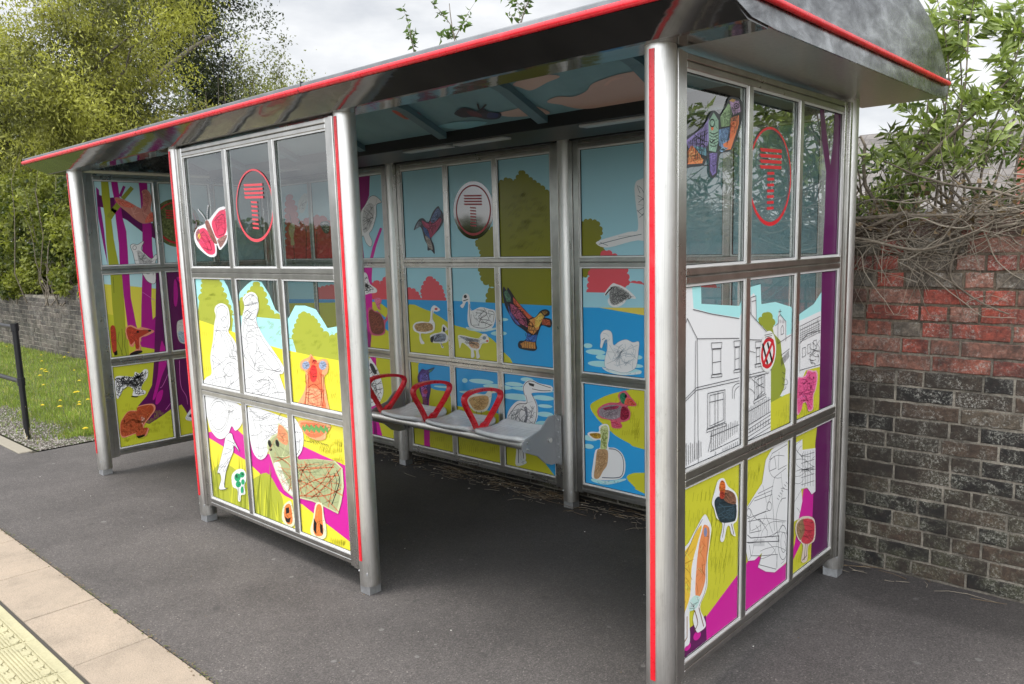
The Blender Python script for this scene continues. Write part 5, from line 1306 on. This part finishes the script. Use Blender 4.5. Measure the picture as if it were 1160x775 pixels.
def brick_wall(root, x0, x1, yf, top, tone, thick=.24, seed=1, course=.079, blen=.242, joint=.0115, flip=0):
    rn = random.Random(seed); V = []; Fc = []; T = []
    nc = int(max(top(x0), top((x0+x1)/2), top(x1))/course)+1
    for c in range(nc):
        z0 = c*course; hd = (c % 4 == 3)
        L = blen; off = (L+joint)/2*(c % 2) + rn.uniform(-.01,.01); x = x0-off
        while x < x1:
            ll = (L if rn.random() > (.8 if hd else .27) else (L-joint)/2)*rn.uniform(.95,1.04); a, b = max(x, x0), min(x+ll, x1)
            if b-a > .03 and z0+course*.7 < top((a+b)/2):
                dz = lambda: rn.uniform(-.0024,.0024)
                py = yf-.007+rn.uniform(-.004,.004); r_ = .0035
                za, zb = z0+joint*.5, z0+course-joint*.5
                base = len(V)
                # irregular arrised block: front face inset from its rim
                nseg = 5; rim = []; 
                for k in range(nseg+1): rim.append((a+(b-a)*k/nseg, zb+dz()))
                rim += [(b+dz(), za+(zb-za)*.5)]
                for k in range(nseg, -1, -1): rim.append((a+(b-a)*k/nseg, za+dz()))
                rim += [(a+dz(), za+(zb-za)*.5)]
                n = len(rim); cx, cz = (a+b)/2, (za+zb)/2
                def ins(p, d_): return (p[0]+(d_ if p[0] < cx-.3*(b-a) else -d_ if p[0] > cx+.3*(b-a) else 0), p[1]+(d_ if p[1] < cz else -d_ if p[1] > cz else 0))
                V += [(p[0], yf+.02, p[1]) for p in rim] + [(p[0], py+r_, p[1]) for p in rim] + [(ins(p, r_)[0], py, ins(p, r_)[1]) for p in rim]
                for k in range(n):
                    j = (k+1) % n; Fc.append((base+k, base+j, base+n+j, base+n+k)); Fc.append((base+n+k, base+n+j, base+2*n+j, base+2*n+k))
                Fc.append(tuple(range(base+2*n, base+3*n)))
                col = tone(rn, (a+b)/2, z0); T += [col]*(3*n)
            x += ll+joint
    me = bpy.data.meshes.new('brickwork'); off_ = world_loc(root)
    me.from_pydata([(x-off_.x, y-off_.y, z-off_.z) for x,y,z in V], [], Fc); me.materials.append(bkm)
    ca = me.color_attributes.new('tone', 'FLOAT_COLOR', 'POINT'); ca.data.foreach_set('color', np.array([(*c, 1) for c in T], dtype=np.float32).ravel())
    o = bpy.data.objects.new('brickwork', me); COL.objects.link(o); o.parent = root
    # mortar core
    m = MB(); n = 60; xs = [x0+(x1-x0)*k/n for k in range(n+1)]
    vs = []
    for xx in xs: vs += [(xx, yf, -.2), (xx, yf, top(xx)-.004), (xx, yf+thick, top(xx)-.004), (xx, yf+thick, -.2)]
    fs = []
    for k in range(n):
        for j in range(4): fs.append((4*k+j, 4*k+(j+1)%4, 4*k+4+(j+1)%4, 4*k+4+j))
    fs += [(0,3,2,1), (4*n,4*n+1,4*n+2,4*n+3)]
    m.add(vs, fs); m.build('mortar_core', mm_, root)
def tone_right(rn, x, z):
    k = rn.random(); z += 0
    if z > 1.02:
        if z > 1.6: return rn.choice([(.30,.095,.06),(.16,.09,.07),(.26,.09,.06)])
        if k < .50: return rn.choice([(.32,.068,.044),(.26,.058,.04),(.29,.09,.06)])
        if k < .76: return (.27,.12,.085)
        return rn.choice([(.22,.19,.15),(.17,.14,.11)])
    if k < .30: return (.014,.013,.012)
    if k < .70: return (.044,.034,.025)
    if k < .92: return (.078,.053,.037)
    return (.10,.078,.055)
wr = empty('brick_wall', (3.5, 1.9, 0), 'old brick wall behind the shelter, red bricks above sooty black ones', 'wall')
brick_wall(wr, -1.0, 9.5, 1.815, lambda x: 1.74+.01*math.sin(x*3), tone_right, seed=5)
def tone_left(rn, x, z):
    k = rn.random()
    if k < .5: return (.105,.088,.078)
    if k < .8: return (.15,.125,.105)
    return (.065,.056,.052)
wl = empty('brick_wall', (-10, 2.5, 0), 'lower weathered grey brick wall beyond the grass verge, ivy hanging over its top', 'wall')
def topl(x): return .99 if x < -8.0 else .99+.20*min(1, (x+8.0)/.5) + (0 if x < -7.5 else 0)
brick_wall(wl, -24, -1.0, 2.375, topl, tone_left, seed=8)

# grit and weeds along joints
# ------------------------------------------------------------------ foliage helpers
def leaf_object(name, parent, centers, size, cols, rnd_, droop=0., aspect=.42, fold=.25, matl=None, dirs=None, origin=None, quads=1):
    """many small folded leaves in one mesh; centers (N,3)"""
    N = len(centers); centers = np.asarray(centers, float)
    if dirs is None:
        d_ = rnd_.normal(size=(N, 3)); d_[:, 2] -= droop
    else: d_ = np.asarray(dirs, float) + rnd_.normal(size=(N, 3))*.15
    d_ /= np.linalg.norm(d_, axis=1)[:, None]+1e-9
    r_ = rnd_.normal(size=(N, 3)); s_ = np.cross(d_, r_); s_ /= np.linalg.norm(s_, axis=1)[:, None]+1e-9
    n_ = np.cross(s_, d_); L = size*rnd_.uniform(.65, 1.3, N)[:, None]; Wd = L*aspect
    p0 = centers; pm_ = centers + d_*L*.45; p1 = centers + d_*L - n_*L*fold*.6
    a = pm_ + s_*Wd*.5 + n_*Wd*fold; b = pm_ - s_*Wd*.5 + n_*Wd*fold
    V = np.stack([p0, a, p1, b, pm_], 1).reshape(-1, 3)
    base = np.arange(N)*5
    T = np.stack([np.stack([base, base+1, base+4], 1), np.stack([base+1, base+2, base+4], 1), np.stack([base+2, base+3, base+4], 1), np.stack([base+3, base, base+4], 1)], 1).reshape(-1, 3)
    me = bpy.data.meshes.new(name); off_ = world_loc(parent) if parent else Vector((0,0,0))
    V = V - np.array(off_)
    me.vertices.add(len(V)); me.vertices.foreach_set('co', V.ravel())
    me.loops.add(len(T)*3); me.loops.foreach_set('vertex_index', T.ravel().astype(np.int32))
    me.polygons.add(len(T)); me.polygons.foreach_set('loop_start', np.arange(len(T), dtype=np.int32)*3); me.polygons.foreach_set('loop_total', np.full(len(T), 3, dtype=np.int32))
    me.update(calc_edges=True); me.materials.append(matl or LM)
    c = np.concatenate([np.asarray(cols, float), np.ones((N, 1))], 1); c = np.repeat(c, 5, 0).astype(np.float32)
    ca = me.color_attributes.new('tone', 'FLOAT_COLOR', 'POINT'); ca.data.foreach_set('color', c.ravel())
    o = bpy.data.objects.new(name, me); COL.objects.link(o)
    if parent: o.parent = parent
    return o
bark = mat('bark', (.10,.085,.065), .9); t = NT(bark); n_ = t.noise(t.pos((1,1,.25)), 30, 5, .75); t.l(t.ramp(n_, [(.3,(.045,.038,.03)),(.7,(.16,.14,.11))]), t.b.inputs['Base Color']); t.bump(n_, .6, .01)
twig = mat('twig', (.16,.13,.095), .8); t = NT(twig); n_ = t.noise(t.pos(), 25, 5, .75); t.l(t.ramp(n_, [(.3,(.07,.055,.04)),(.55,(.17,.14,.105)),(.8,(.33,.29,.22))]), t.b.inputs['Base Color'])

def grow(rn, m, p, d_, length, rad, depth, tips, spread=.55, up=.12, split=(3, 4), shrink=.68, sides=6, wob=.16):
    pts = [Vector(p)]; rs = [rad]; n = 5; dd = Vector(d_).normalized()
    for i in range(n):
        dd = (dd + Vector((rn.gauss(0,wob), rn.gauss(0,wob), rn.gauss(0,wob*.7)+up*.5))).normalized()
        pts.append(pts[-1]+dd*length/n); rs.append(rad*(1-.45*(i+1)/n))
    m.tube(pts, rs, sides if depth > 1 else 4, 0, False)
    if depth <= 2: tips += [(q, dd, depth) for q in pts[1:]]
    if depth == 0: return
    for k in range(rn.randint(*split)):
        i = rn.randint(2, n); a = rn.uniform(0, 6.283); s_ = dd.orthogonal().normalized(); b_ = dd.cross(s_)
        nd = (dd*(1-spread*.4) + (s_*math.cos(a)+b_*math.sin(a))*spread*rn.uniform(.7,1.3) + Vector((0,0,up))).normalized()
        grow(rn, m, pts[i], nd, length*shrink*rn.uniform(.8,1.15), rs[i]*.62, depth-1, tips, spread, up, split, shrink, sides, wob)

def tree(name, base, height, rad, seed, label, cat, leaves, lsize, colA, colB, spreadr=.35, depth=4, spread=.6, up=.1, droop=.4, aspect=.45, group=None, trunk=.35, dark=.5, shrink=.68, split=(3,4)):
    rn = random.Random(seed); r2 = np.random.default_rng(seed)
    root = empty(name, base, label, cat, group)
    m = MB(); tips = []; b = Vector(base)
    grow(rn, m, b, (rn.uniform(-.06,.06), rn.uniform(-.06,.06), 1), height*trunk, rad, depth, tips, spread, up, split, shrink)
    m.build('trunk', bark, root)
    idx = r2.integers(0, len(tips), leaves)
    P = np.array([tuple(tips[i][0]) for i in range(len(tips))])[idx]
    # clumpy scatter round each twig
    P = P + r2.normal(size=(leaves, 3))*spreadr*r2.uniform(.2, 1, leaves)[:, None]
    cl = np.array([1.3*noise.noise(Vector(p)*.85)+.8*noise.noise(Vector(p)*2.6) for p in P]); hz = (P[:, 2]-b.z)/height
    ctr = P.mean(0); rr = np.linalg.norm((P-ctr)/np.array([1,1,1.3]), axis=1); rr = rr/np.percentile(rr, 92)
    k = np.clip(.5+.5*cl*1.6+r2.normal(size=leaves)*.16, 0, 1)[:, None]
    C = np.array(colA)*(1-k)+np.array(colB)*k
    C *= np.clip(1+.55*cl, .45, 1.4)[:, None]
    C *= np.clip(dark+(1-dark)*rr, .3, 1.15)[:, None]*r2.uniform(.75, 1.2, leaves)[:, None]  # inner leaves coloured darker to stand in for shade within the crown
    keep = P[:, 2] > .2
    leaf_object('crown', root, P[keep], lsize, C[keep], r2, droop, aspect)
    return root

# left: trees beyond the far wall
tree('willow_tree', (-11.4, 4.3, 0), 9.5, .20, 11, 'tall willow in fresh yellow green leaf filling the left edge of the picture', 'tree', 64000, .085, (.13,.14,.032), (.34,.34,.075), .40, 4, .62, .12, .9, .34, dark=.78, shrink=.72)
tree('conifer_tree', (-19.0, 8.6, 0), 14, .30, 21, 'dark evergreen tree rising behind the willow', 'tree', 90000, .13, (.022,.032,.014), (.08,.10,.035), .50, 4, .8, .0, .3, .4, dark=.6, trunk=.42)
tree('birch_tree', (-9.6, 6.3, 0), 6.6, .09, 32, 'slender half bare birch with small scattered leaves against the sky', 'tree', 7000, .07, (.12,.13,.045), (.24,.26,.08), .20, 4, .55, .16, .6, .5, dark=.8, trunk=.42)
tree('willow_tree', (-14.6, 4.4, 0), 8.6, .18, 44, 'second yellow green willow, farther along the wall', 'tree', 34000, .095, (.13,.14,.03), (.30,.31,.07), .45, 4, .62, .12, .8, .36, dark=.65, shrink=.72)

def bush(name, boxes, n, lsize, colA, colB, label, seed, stems=40, aspect=.55, droop=.3, cat='bush', tuft=.22, thresh=-.05, base=None):
    r2 = np.random.default_rng(seed); rn = random.Random(seed)
    b = base or (sum(q[0]+q[1] for q in boxes)/2/len(boxes), sum(q[2]+q[3] for q in boxes)/2/len(boxes), 0)
    root = empty(name, b, label, cat); Ps = []
    tot = sum((q[1]-q[0])*(q[5]-q[4]) for q in boxes)
    for q in boxes:
        k = int(n*(q[1]-q[0])*(q[5]-q[4])/tot)
        c = np.array([(q[0]+q[1])/2,(q[2]+q[3])/2,(q[4]+q[5])/2]); h = np.array([(q[1]-q[0])/2,(q[3]-q[2])/2,(q[5]-q[4])/2])
        d_ = r2.normal(size=(k*2, 3)); d_ /= np.linalg.norm(d_, axis=1)[:, None]
        p = c + d_*h*(r2.uniform(.35, 1.12, k*2)**.5)[:, None]
        v = np.array([noise.noise(Vector(x)*2.6)+.5*noise.noise(Vector(x)*6) for x in p]); p = p[v > thresh][:k]; Ps.append(p)
    P = np.concatenate(Ps); N = len(P)
    m = MB()
    for i in range(stems):
        q = boxes[i % len(boxes)]; x, y = rn.uniform(q[0], q[1]), rn.uniform(q[2], q[3]); z1 = q[4]+(q[5]-q[4])*rn.uniform(.7,1.12)
        pts = [Vector((x+rn.uniform(-.2,.2), y, max(0, q[4]-.1)))]; 
        for j in range(5): pts.append(pts[-1]+Vector((rn.gauss(0,.09), rn.gauss(0,.07), (z1-max(0,q[4]-.1))/5)))
        m.tube(pts, [.012,.010,.008,.006,.004,.002], 5, 0, False)
    m.build('stems', twig, root)
    cl = np.array([noise.noise(Vector(p)*2.0) for p in P]); k = np.clip(.5+cl+r2.normal(size=N)*.18, 0, 1)[:, None]
    C = (np.array(colA)*(1-k)+np.array(colB)*k)*r2.uniform(.7, 1.25, N)[:, None]
    leaf_object('foliage', root, P, lsize, C, r2, droop, aspect); return root
bush('ivy_bush', [(-14,-7.2,2.2,3.4,.95,3.2),(-9.2,-6.6,2.3,3.3,1.1,2.9),(-8.3,-6.7,2.15,2.9,.95,1.6),(-13,-9,2.1,2.7,.9,1.6)], 42000, .075, (.035,.055,.010), (.25,.27,.05), 'dense ivy covered bush spilling over the low grey wall', 5, 60, .6)
bush('hedge', [(-12.5,-5.5,4.2,5.6,.5,4.4),(-9.5,-4.2,5.2,6.8,.5,3.6)], 40000, .085, (.07,.075,.018), (.25,.24,.05), 'thin leafed olive green thicket between the ivy and the roof of the shelter', 6, 90, .4, thresh=-.12)

# right: long leaved shrub on the wall, bare creeper stems
rn = random.Random(17); r2 = np.random.default_rng(17)
sh = empty('leafy_shrub', (5.35, 2.35, 0), 'straggly shrub with long fresh green leaves growing behind the red brick wall', 'shrub')
m = MB(); LP = []; LD = []
def stem(p, d_, length, rad, dens=1., curve=.12, side=True, leafy=.45):
    n = 9; pts = [Vector(p)]; dd = Vector(d_).normalized(); rs = [rad]
    for i in range(n):
        dd = (dd+Vector((rn.gauss(0,curve), rn.gauss(0,curve), rn.gauss(0,curve)))).normalized(); pts.append(pts[-1]+dd*length/n); rs.append(rad*(1-.8*(i+1)/n))
    m.tube(pts, rs, 6, 0, False)
    for i in range(1, n+1):
        if i/n < leafy: continue
        for _ in range(int(7*dens) + (rn.random() < (7*dens) % 1) + (7 if i == n else 0)):
            a = rn.uniform(0, 6.283); s_ = dd.orthogonal().normalized(); b_ = dd.cross(s_)
            LP.append(tuple(pts[i]-dd*rn.uniform(0, length/n))); LD.append(tuple(dd*.5+(s_*math.cos(a)+b_*math.sin(a))*.9+Vector((0,0,-.25))))
    return pts, dd
for i in range(17):
    x = rn.uniform(4.75, 6.1); y = rn.uniform(2.05, 2.6)
    L = rn.uniform(.5, 1.15)*(1.0 if x > 5.1 else .55); pts, dd = stem((x, y, 1.6+rn.uniform(-.1,.1)), (rn.uniform(-.35,.35), rn.uniform(-.2,.2), 1), L, rn.uniform(.004,.009), .75, .13)
    for k in range(rn.randint(1, 3)):
        j = rn.randint(3, 8); stem(pts[j], (rn.uniform(-1,1), rn.uniform(-.6,.6), rn.uniform(.1,1)), rn.uniform(.18,.42), .003, .85, .12, leafy=.3)
for (x, y, z, L, lx) in ((5.12,2.15,1.75,1.05,.05),(5.20,2.25,1.8,1.12,.12),(5.30,2.10,1.75,1.15,.08),(5.38,2.3,1.8,1.05,.15),(5.45,2.2,1.8,1.0,-.05),(5.30,2.4,1.85,1.1,-.1),(5.55,2.2,1.75,.8,.0),(5.22,2.3,1.8,.9,-.15)):
    pts, dd = stem((x, y, z), (lx, 0, 1), L, .007, .8, .08, leafy=.4)
    for k in (4, 6, 7): stem(pts[k], (rn.uniform(-1,1), rn.uniform(-.6,.6), rn.uniform(.3,1)), rn.uniform(.15,.32), .003, .9, .12, leafy=.25)
# leaning dark branch and hooked stem
q = [on_y(x, y, 2.1) for x, y in ((985,245),(1015,218),(1040,190),(1075,158),(1110,122),(1145,85),(1160,82))]
m.tube([Vector(v)+Vector((0,.04*math.sin(i*1.7),0)) for i, v in enumerate(q[:6])], [.015,.013,.011,.009,.006,.004], 8, 0, False)
q = [on_y(x, y, 2.06) for x, y in ((995,235),(980,210),(978,185),(980,165),(975,155),(968,158))]; m.tube(q, [.011,.010,.009,.008,.006,.004], 8, 0, False)
q = [on_y(x, y, 2.12) for x, y in ((1020,230),(1030,190),(1040,165),(1055,145),(1062,130))]; m.tube(q, [.010,.009,.008,.006,.003], 8, 0, False)
m.build('stems', twig, sh)
N = len(LP); k = np.clip(r2.normal(size=N)*.3+.5, 0, 1)[:, None]
C = (np.array((.09,.13,.035))*(1-k)+np.array((.36,.44,.13))*k)*r2.uniform(.8,1.2,N)[:, None]
leaf_object('leaves', sh, LP, .080, C, r2, .3, .27, .3, leaf_mat('shrub_leaf', .32, .38, .5, 1.4), LD)

cp = empty('creeper', (5.5, 1.9, 0), 'tangle of bare grey brown creeper stems lying along the top of the brick wall', 'creeper')
m = MB(); rn = random.Random(9)
def strand(p, az, tilt, L, r_, mi, n=18, wig=.16, face=False, droop=.012):
    a = az; el = tilt; ca = rn.gauss(0,.05); ce = rn.gauss(0,.05); pts = [Vector(p)]
    for j in range(n):
        ca = ca*.8+rn.gauss(0, wig*.55); ce = ce*.8+rn.gauss(0, wig*.5); a += ca; el = max(-1.2, min(1.0, el*.93+ce-droop*3))
        q = pts[-1]+Vector((math.cos(a)*math.cos(el), (.35 if not face else .02)*math.sin(a)*math.cos(el), math.sin(el)))*L/n
        if q.z < 1.745: q.y = min(q.y, 1.797)
        q.y = max(q.y, 1.715 if not face else 1.775); q.z = max(1.30, q.z); pts.append(q)
    m.tube(pts, [r_*(1-.65*j/n) for j in range(n+1)], 5, mi, False); return pts
for i in range(330):
    x = rn.uniform(4.55, 6.9); top_ = 1.70+.05*math.sin(x*2.3)
    z = top_+abs(rn.gauss(0,.085)); y = rn.uniform(1.72, 2.08)
    a = rn.choice([0, math.pi])+rn.gauss(0,.45); r_ = rn.choice([.0014,.0018,.0022,.003,.004])
    pts = strand((x, y, z), a, rn.gauss(.05,.3), rn.uniform(.25,1.0), r_, rn.choice([0,0,0,1,1]))
    if rn.random() < .55:
        q = pts[rn.randrange(4, 15)]; strand(q, a+rn.choice([-1,1])*.7, rn.gauss(.2,.4), rn.uniform(.1,.35), r_*.6, rn.choice([0,1]), 8)
for i in range(9):    # woody main stems
    x = rn.uniform(4.6, 6.3); a = rn.choice([0, math.pi])+rn.gauss(0,.2)
    pts = strand((x, rn.uniform(1.74,1.9), rn.uniform(1.68,1.78)), a, rn.gauss(0,.15), rn.uniform(.7,1.4), rn.uniform(.008,.014), 0, 20, .10, False, .004)
    for k in range(4):
        q = pts[rn.randrange(3, 18)]; strand(q, a+rn.gauss(0,.9), rn.gauss(.3,.4), rn.uniform(.2,.6), .0035, 0, 12)
for i in range(20):   # loops down the face
    x = rn.uniform(4.80, 6.6); strand((x, 1.79, rn.uniform(1.60,1.76)), rn.choice([0, math.pi]), rn.uniform(-.9,-.1), rn.uniform(.3,.9), rn.choice([.0016,.0024,.0032]), rn.choice([0,1]), 18, .17, True, -.006)
for i in range(5):
    x = 4.88+.05*i; strand((x, 1.79, 1.62), -1.57+rn.gauss(0,.1), -1.1, .5, .003, 0, 14, .12, True, .0)
pale = mat('dry_stem', (.25,.215,.165), .8)
m.build('stems', [twig, pale], cp)
r3 = np.random.default_rng(5); N = 700; P = np.stack([r3.uniform(4.6,6.8,N), r3.uniform(1.73,2.05,N), 1.68+np.abs(r3.normal(0,.09,N))], 1)
leaf_object('dead_leaves', cp, P, .035, np.array([(.17,.12,.07)])*r3.uniform(.5,1.5,(N,1)), r3, .3, .7, .4)
bush('ivy_tuft', [(4.65,5.25,2.0,2.4,1.72,2.2),(5.15,5.75,2.05,2.5,1.8,2.1),(5.7,6.6,2.05,2.5,1.75,2.15)], 1500, .07, (.03,.06,.012), (.13,.20,.04), 'low green growth behind the creeper on the wall top', 14, 26, .32)

# thin shoots showing over the middle of the roof
for (bx, pts_px, yy, lab) in ((0,[(470,64),(467,50),(465,35),(463,28)],2.9,'small leafy shoot rising over the roof, left of the other two'),(1,[(515,44),(512,30),(510,15),(509,4)],2.9,'thin twig with pale leaves rising over the middle of the roof'),(2,[(590,28),(592,20),(595,10),(600,0),(604,-10)],2.9,'leafier twig rising over the roof, right of the other two')):
    root = None; q = [on_y(x, y, yy) for x, y in pts_px]; b = q[0]
    root = empty('young_shoot', (b.x, b.y, 0), lab, 'shoot')
    m = MB(); rn = random.Random(bx+3); q = [Vector((b.x+.1, b.y, 0))]+[Vector((b.x+.05, b.y, b.z*.5))]+q; m.tube(q, [.012,.010]+[.006,.005,.004,.003,.002][:len(q)-2], 5, 0, False)
    LP = []; LD = []
    for s_ in range(5+bx*2):
        a = q[2+rn.randrange(len(q)-3)]; dd = Vector((rn.uniform(-1,1), rn.uniform(-.4,.4), rn.uniform(.2,1))).normalized(); e = a+dd*rn.uniform(.12,.3)*(1.3 if bx else .8); m.tube([a, (a+e)/2+Vector((0,0,.02)), e], [.003,.002,.001], 4, 0, False)
        for _ in range(10): LP.append(tuple(a+(e-a)*rn.uniform(.3,1.05))); LD.append((rn.uniform(-1,1), rn.uniform(-1,1), rn.uniform(-.6,.8)))
    m.build('stem', twig, root); r2 = np.random.default_rng(bx); N = len(LP)
    leaf_object('leaves', root, LP, .07, np.array([(.08,.13,.03)]*N)*r2.uniform(.6,1.5,N)[:, None], r2, .2, .4, .3, LM, LD)

# ------------------------------------------------------------------ house with slate roof beyond the wall
hs = empty('house', (2.5, 18, 0), 'house with a weathered grey slate roof showing through the twigs above the wall', 'house')
slm = mat('slate', (.2,.19,.18), .8); t = NT(slm); br_ = t.n('ShaderNodeTexBrick'); br_.inputs['Scale'].default_value = 2.6; br_.inputs['Mortar Size'].default_value = .012
br_.inputs['Color1'].default_value = (.105,.095,.088,1); br_.inputs['Color2'].default_value = (.17,.155,.145,1); br_.inputs['Mortar'].default_value = (.04,.038,.036,1); br_.inputs['Brick Width'].default_value = .8; br_.inputs['Row Height'].default_value = .42
tcg = t.n('ShaderNodeTexCoord'); mpp = t.n('ShaderNodeMapping'); mpp.inputs['Rotation'].default_value = (R(90), 0, 0); t.l(tcg.outputs['Object'], mpp.inputs[0]); t.l(mpp.outputs[0], br_.inputs['Vector'])
n_ = t.noise(t.pos(), 3, 6, .7); t.l(t.mix(.8, br_.outputs['Color'], t.ramp(n_, [(.3,g3(.7)),(.7,g3(1.25))]), 'MULTIPLY'), t.b.inputs['Base Color'])
hx0, hx1, hy0, hy1, ze, zr = -1.6, 9.0, 17.0, 24.0, 2.2, 4.35
m = MB(); m.box(hx0+.2, hx1-.2, hy0+.3, hy1-.3, 0, ze+.1); m.build('wall', mat('house_brick', (.24,.10,.07), .9), hs)
m = MB(); m.prism([(hy0,ze),((hy0+hy1)/2,zr),(hy1,ze),(hy1,ze-.12),((hy0+hy1)/2,zr-.15),(hy0,ze-.12)], hx0, hx1); rf = m.build('roof', slm, hs)
m = MB(); m.box(2.85, 3.45, 16.9, 17.5, 2.0, 3.35); ch = m.build('chimney', mat('chimney_brick', (.28,.10,.07), .9), rf)
for s_ in (0,): 
    m = MB(); m.tube([(3.15,17.2,3.35),(3.15,17.2,3.6)], [.13,.11], 14); m.build('chimney_pot', mat('pot', (.38,.15,.09), .8), ch)
for xw in (.5, 5.0, 7.2):
    m = MB(); m.box(xw, xw+1.0, hy0+.285, hy0+.32, .9, 1.9); wo = m.build('window', mat('win_frame', (.7,.7,.7), .5), hs); m = MB(); m.box(xw+.08, xw+.92, hy0+.275, hy0+.284, .98, 1.82); m.build('pane', M['mirror'], wo)

# ------------------------------------------------------------------ litter along the wall foot
m = MB(); rn = random.Random(23)
for i in range(520):
    x = rn.uniform(.2, 5.6) if i < 400 else rn.uniform(2.0, 3.2); y = 1.80-abs(rn.gauss(0,.10)) if x > 5.05 else 1.72-abs(rn.gauss(0,.10)); 
    if x > 5.1 and rn.random() < .75: continue
    a = rn.uniform(0, 6.28) if rn.random() < .5 else rn.gauss(0,.4); L = rn.uniform(.03,.17); z = rn.uniform(.003,.02)
    p0 = Vector((x, y, z)); p1 = p0+Vector((math.cos(a), .6*math.sin(a), rn.uniform(-.02,.08)))*L*.5; p2 = p1+Vector((math.cos(a+.3), .6*math.sin(a+.3), -.03))*L*.5
    m.tube([p0, p1, p2], [.0014,.0012,.0008], 4, rn.randrange(2), False)
for i in range(300):
    x = rn.uniform(.2, 4.9); y = 1.77-abs(rn.gauss(0,.13)); s_ = rn.uniform(.004,.013); a = rn.uniform(0, 6.28)
    m.add([(x+s_*math.cos(a+k*1.6+.2*k), y+s_*math.sin(a+k*1.6), .003+.004*rn.random()) for k in range(4)], [(0,1,2,3)], rn.randrange(3))
o = m.build('leaf_litter', [pale, mat('dead_leaf', (.16,.11,.06), .9), mat('chip', (.5,.47,.4), .9)]); tag(o, 'dry stalks and dead leaves lying along the foot of the wall under the bench', 'litter', kind='stuff')
m = MB(); rn = random.Random(31)
for i in range(70):
    x, y = rn.uniform(-1, 6.2), rn.uniform(-.85, 1.7); s_ = rn.uniform(.002,.0055); a = rn.uniform(0,6.28)
    m.add([(x+s_*math.cos(a+k*1.57), y+s_*math.sin(a+k*1.57), .002+.003*(k % 2)) for k in range(4)], [(0,1,2,3)], rn.randrange(2))
for i in range(900):
    x = rn.uniform(-1, 6); y = -.905+rn.gauss(0,.008); s_ = rn.uniform(.003,.008); a = rn.uniform(0,6.28)
    m.add([(x+s_*math.cos(a+k*1.57), y+.6*s_*math.sin(a+k*1.57), .0055+.002*rn.random()) for k in range(4)], [(0,1,2,3)], 1+rn.randrange(2))
o = m.build('grit', [mat('pale_grit', (.5,.48,.44), .9), mat('brown_grit', (.14,.10,.06), .95), mat('moss', (.09,.10,.03), .95)]); tag(o, 'scattered grit and moss crumbs on the tarmac and along the slab joint', 'grit', kind='stuff')

# ------------------------------------------------------------------ trees across the tracks (mirrored in the glass and the roof end)
r2 = np.random.default_rng(77)
_i = lambda: r2.uniform(0, 6.28)
def far_row(n, fx, name, label):
    P = np.array([fx() for _ in range(n)]); v = np.array([noise.noise(Vector(p)*.35) for p in P]); P = P[v > -.55]; N = len(P)
    C = (np.array([(.05,.065,.02)])+np.array([(.08,.08,.025)])*r2.uniform(0,1,(N,1)))*r2.uniform(.6,1.2,(N,1))
    o = leaf_object(name, None, P, .34, C, r2, .2, .6); tag(o, label, 'trees', kind='stuff')
def tree_line():
    x = r2.uniform(-75, 28); h = 2.7+1.5*noise.noise(Vector((x*.22, 0, 0)))+.9*noise.noise(Vector((x*.7, 4, 0)))
    return (x, r2.uniform(-26, -20), r2.uniform(0, 1)*max(.8, h))
far_row(70000, tree_line, 'far_trees', 'far line of trees beyond the tracks, seen only in reflections')
far_row(9000, lambda: (r2.uniform(17, 22), r2.uniform(-16, 16), abs(r2.normal())*2.2), 'far_trees', 'clump of trees past the near end of the platform, seen only in reflections')
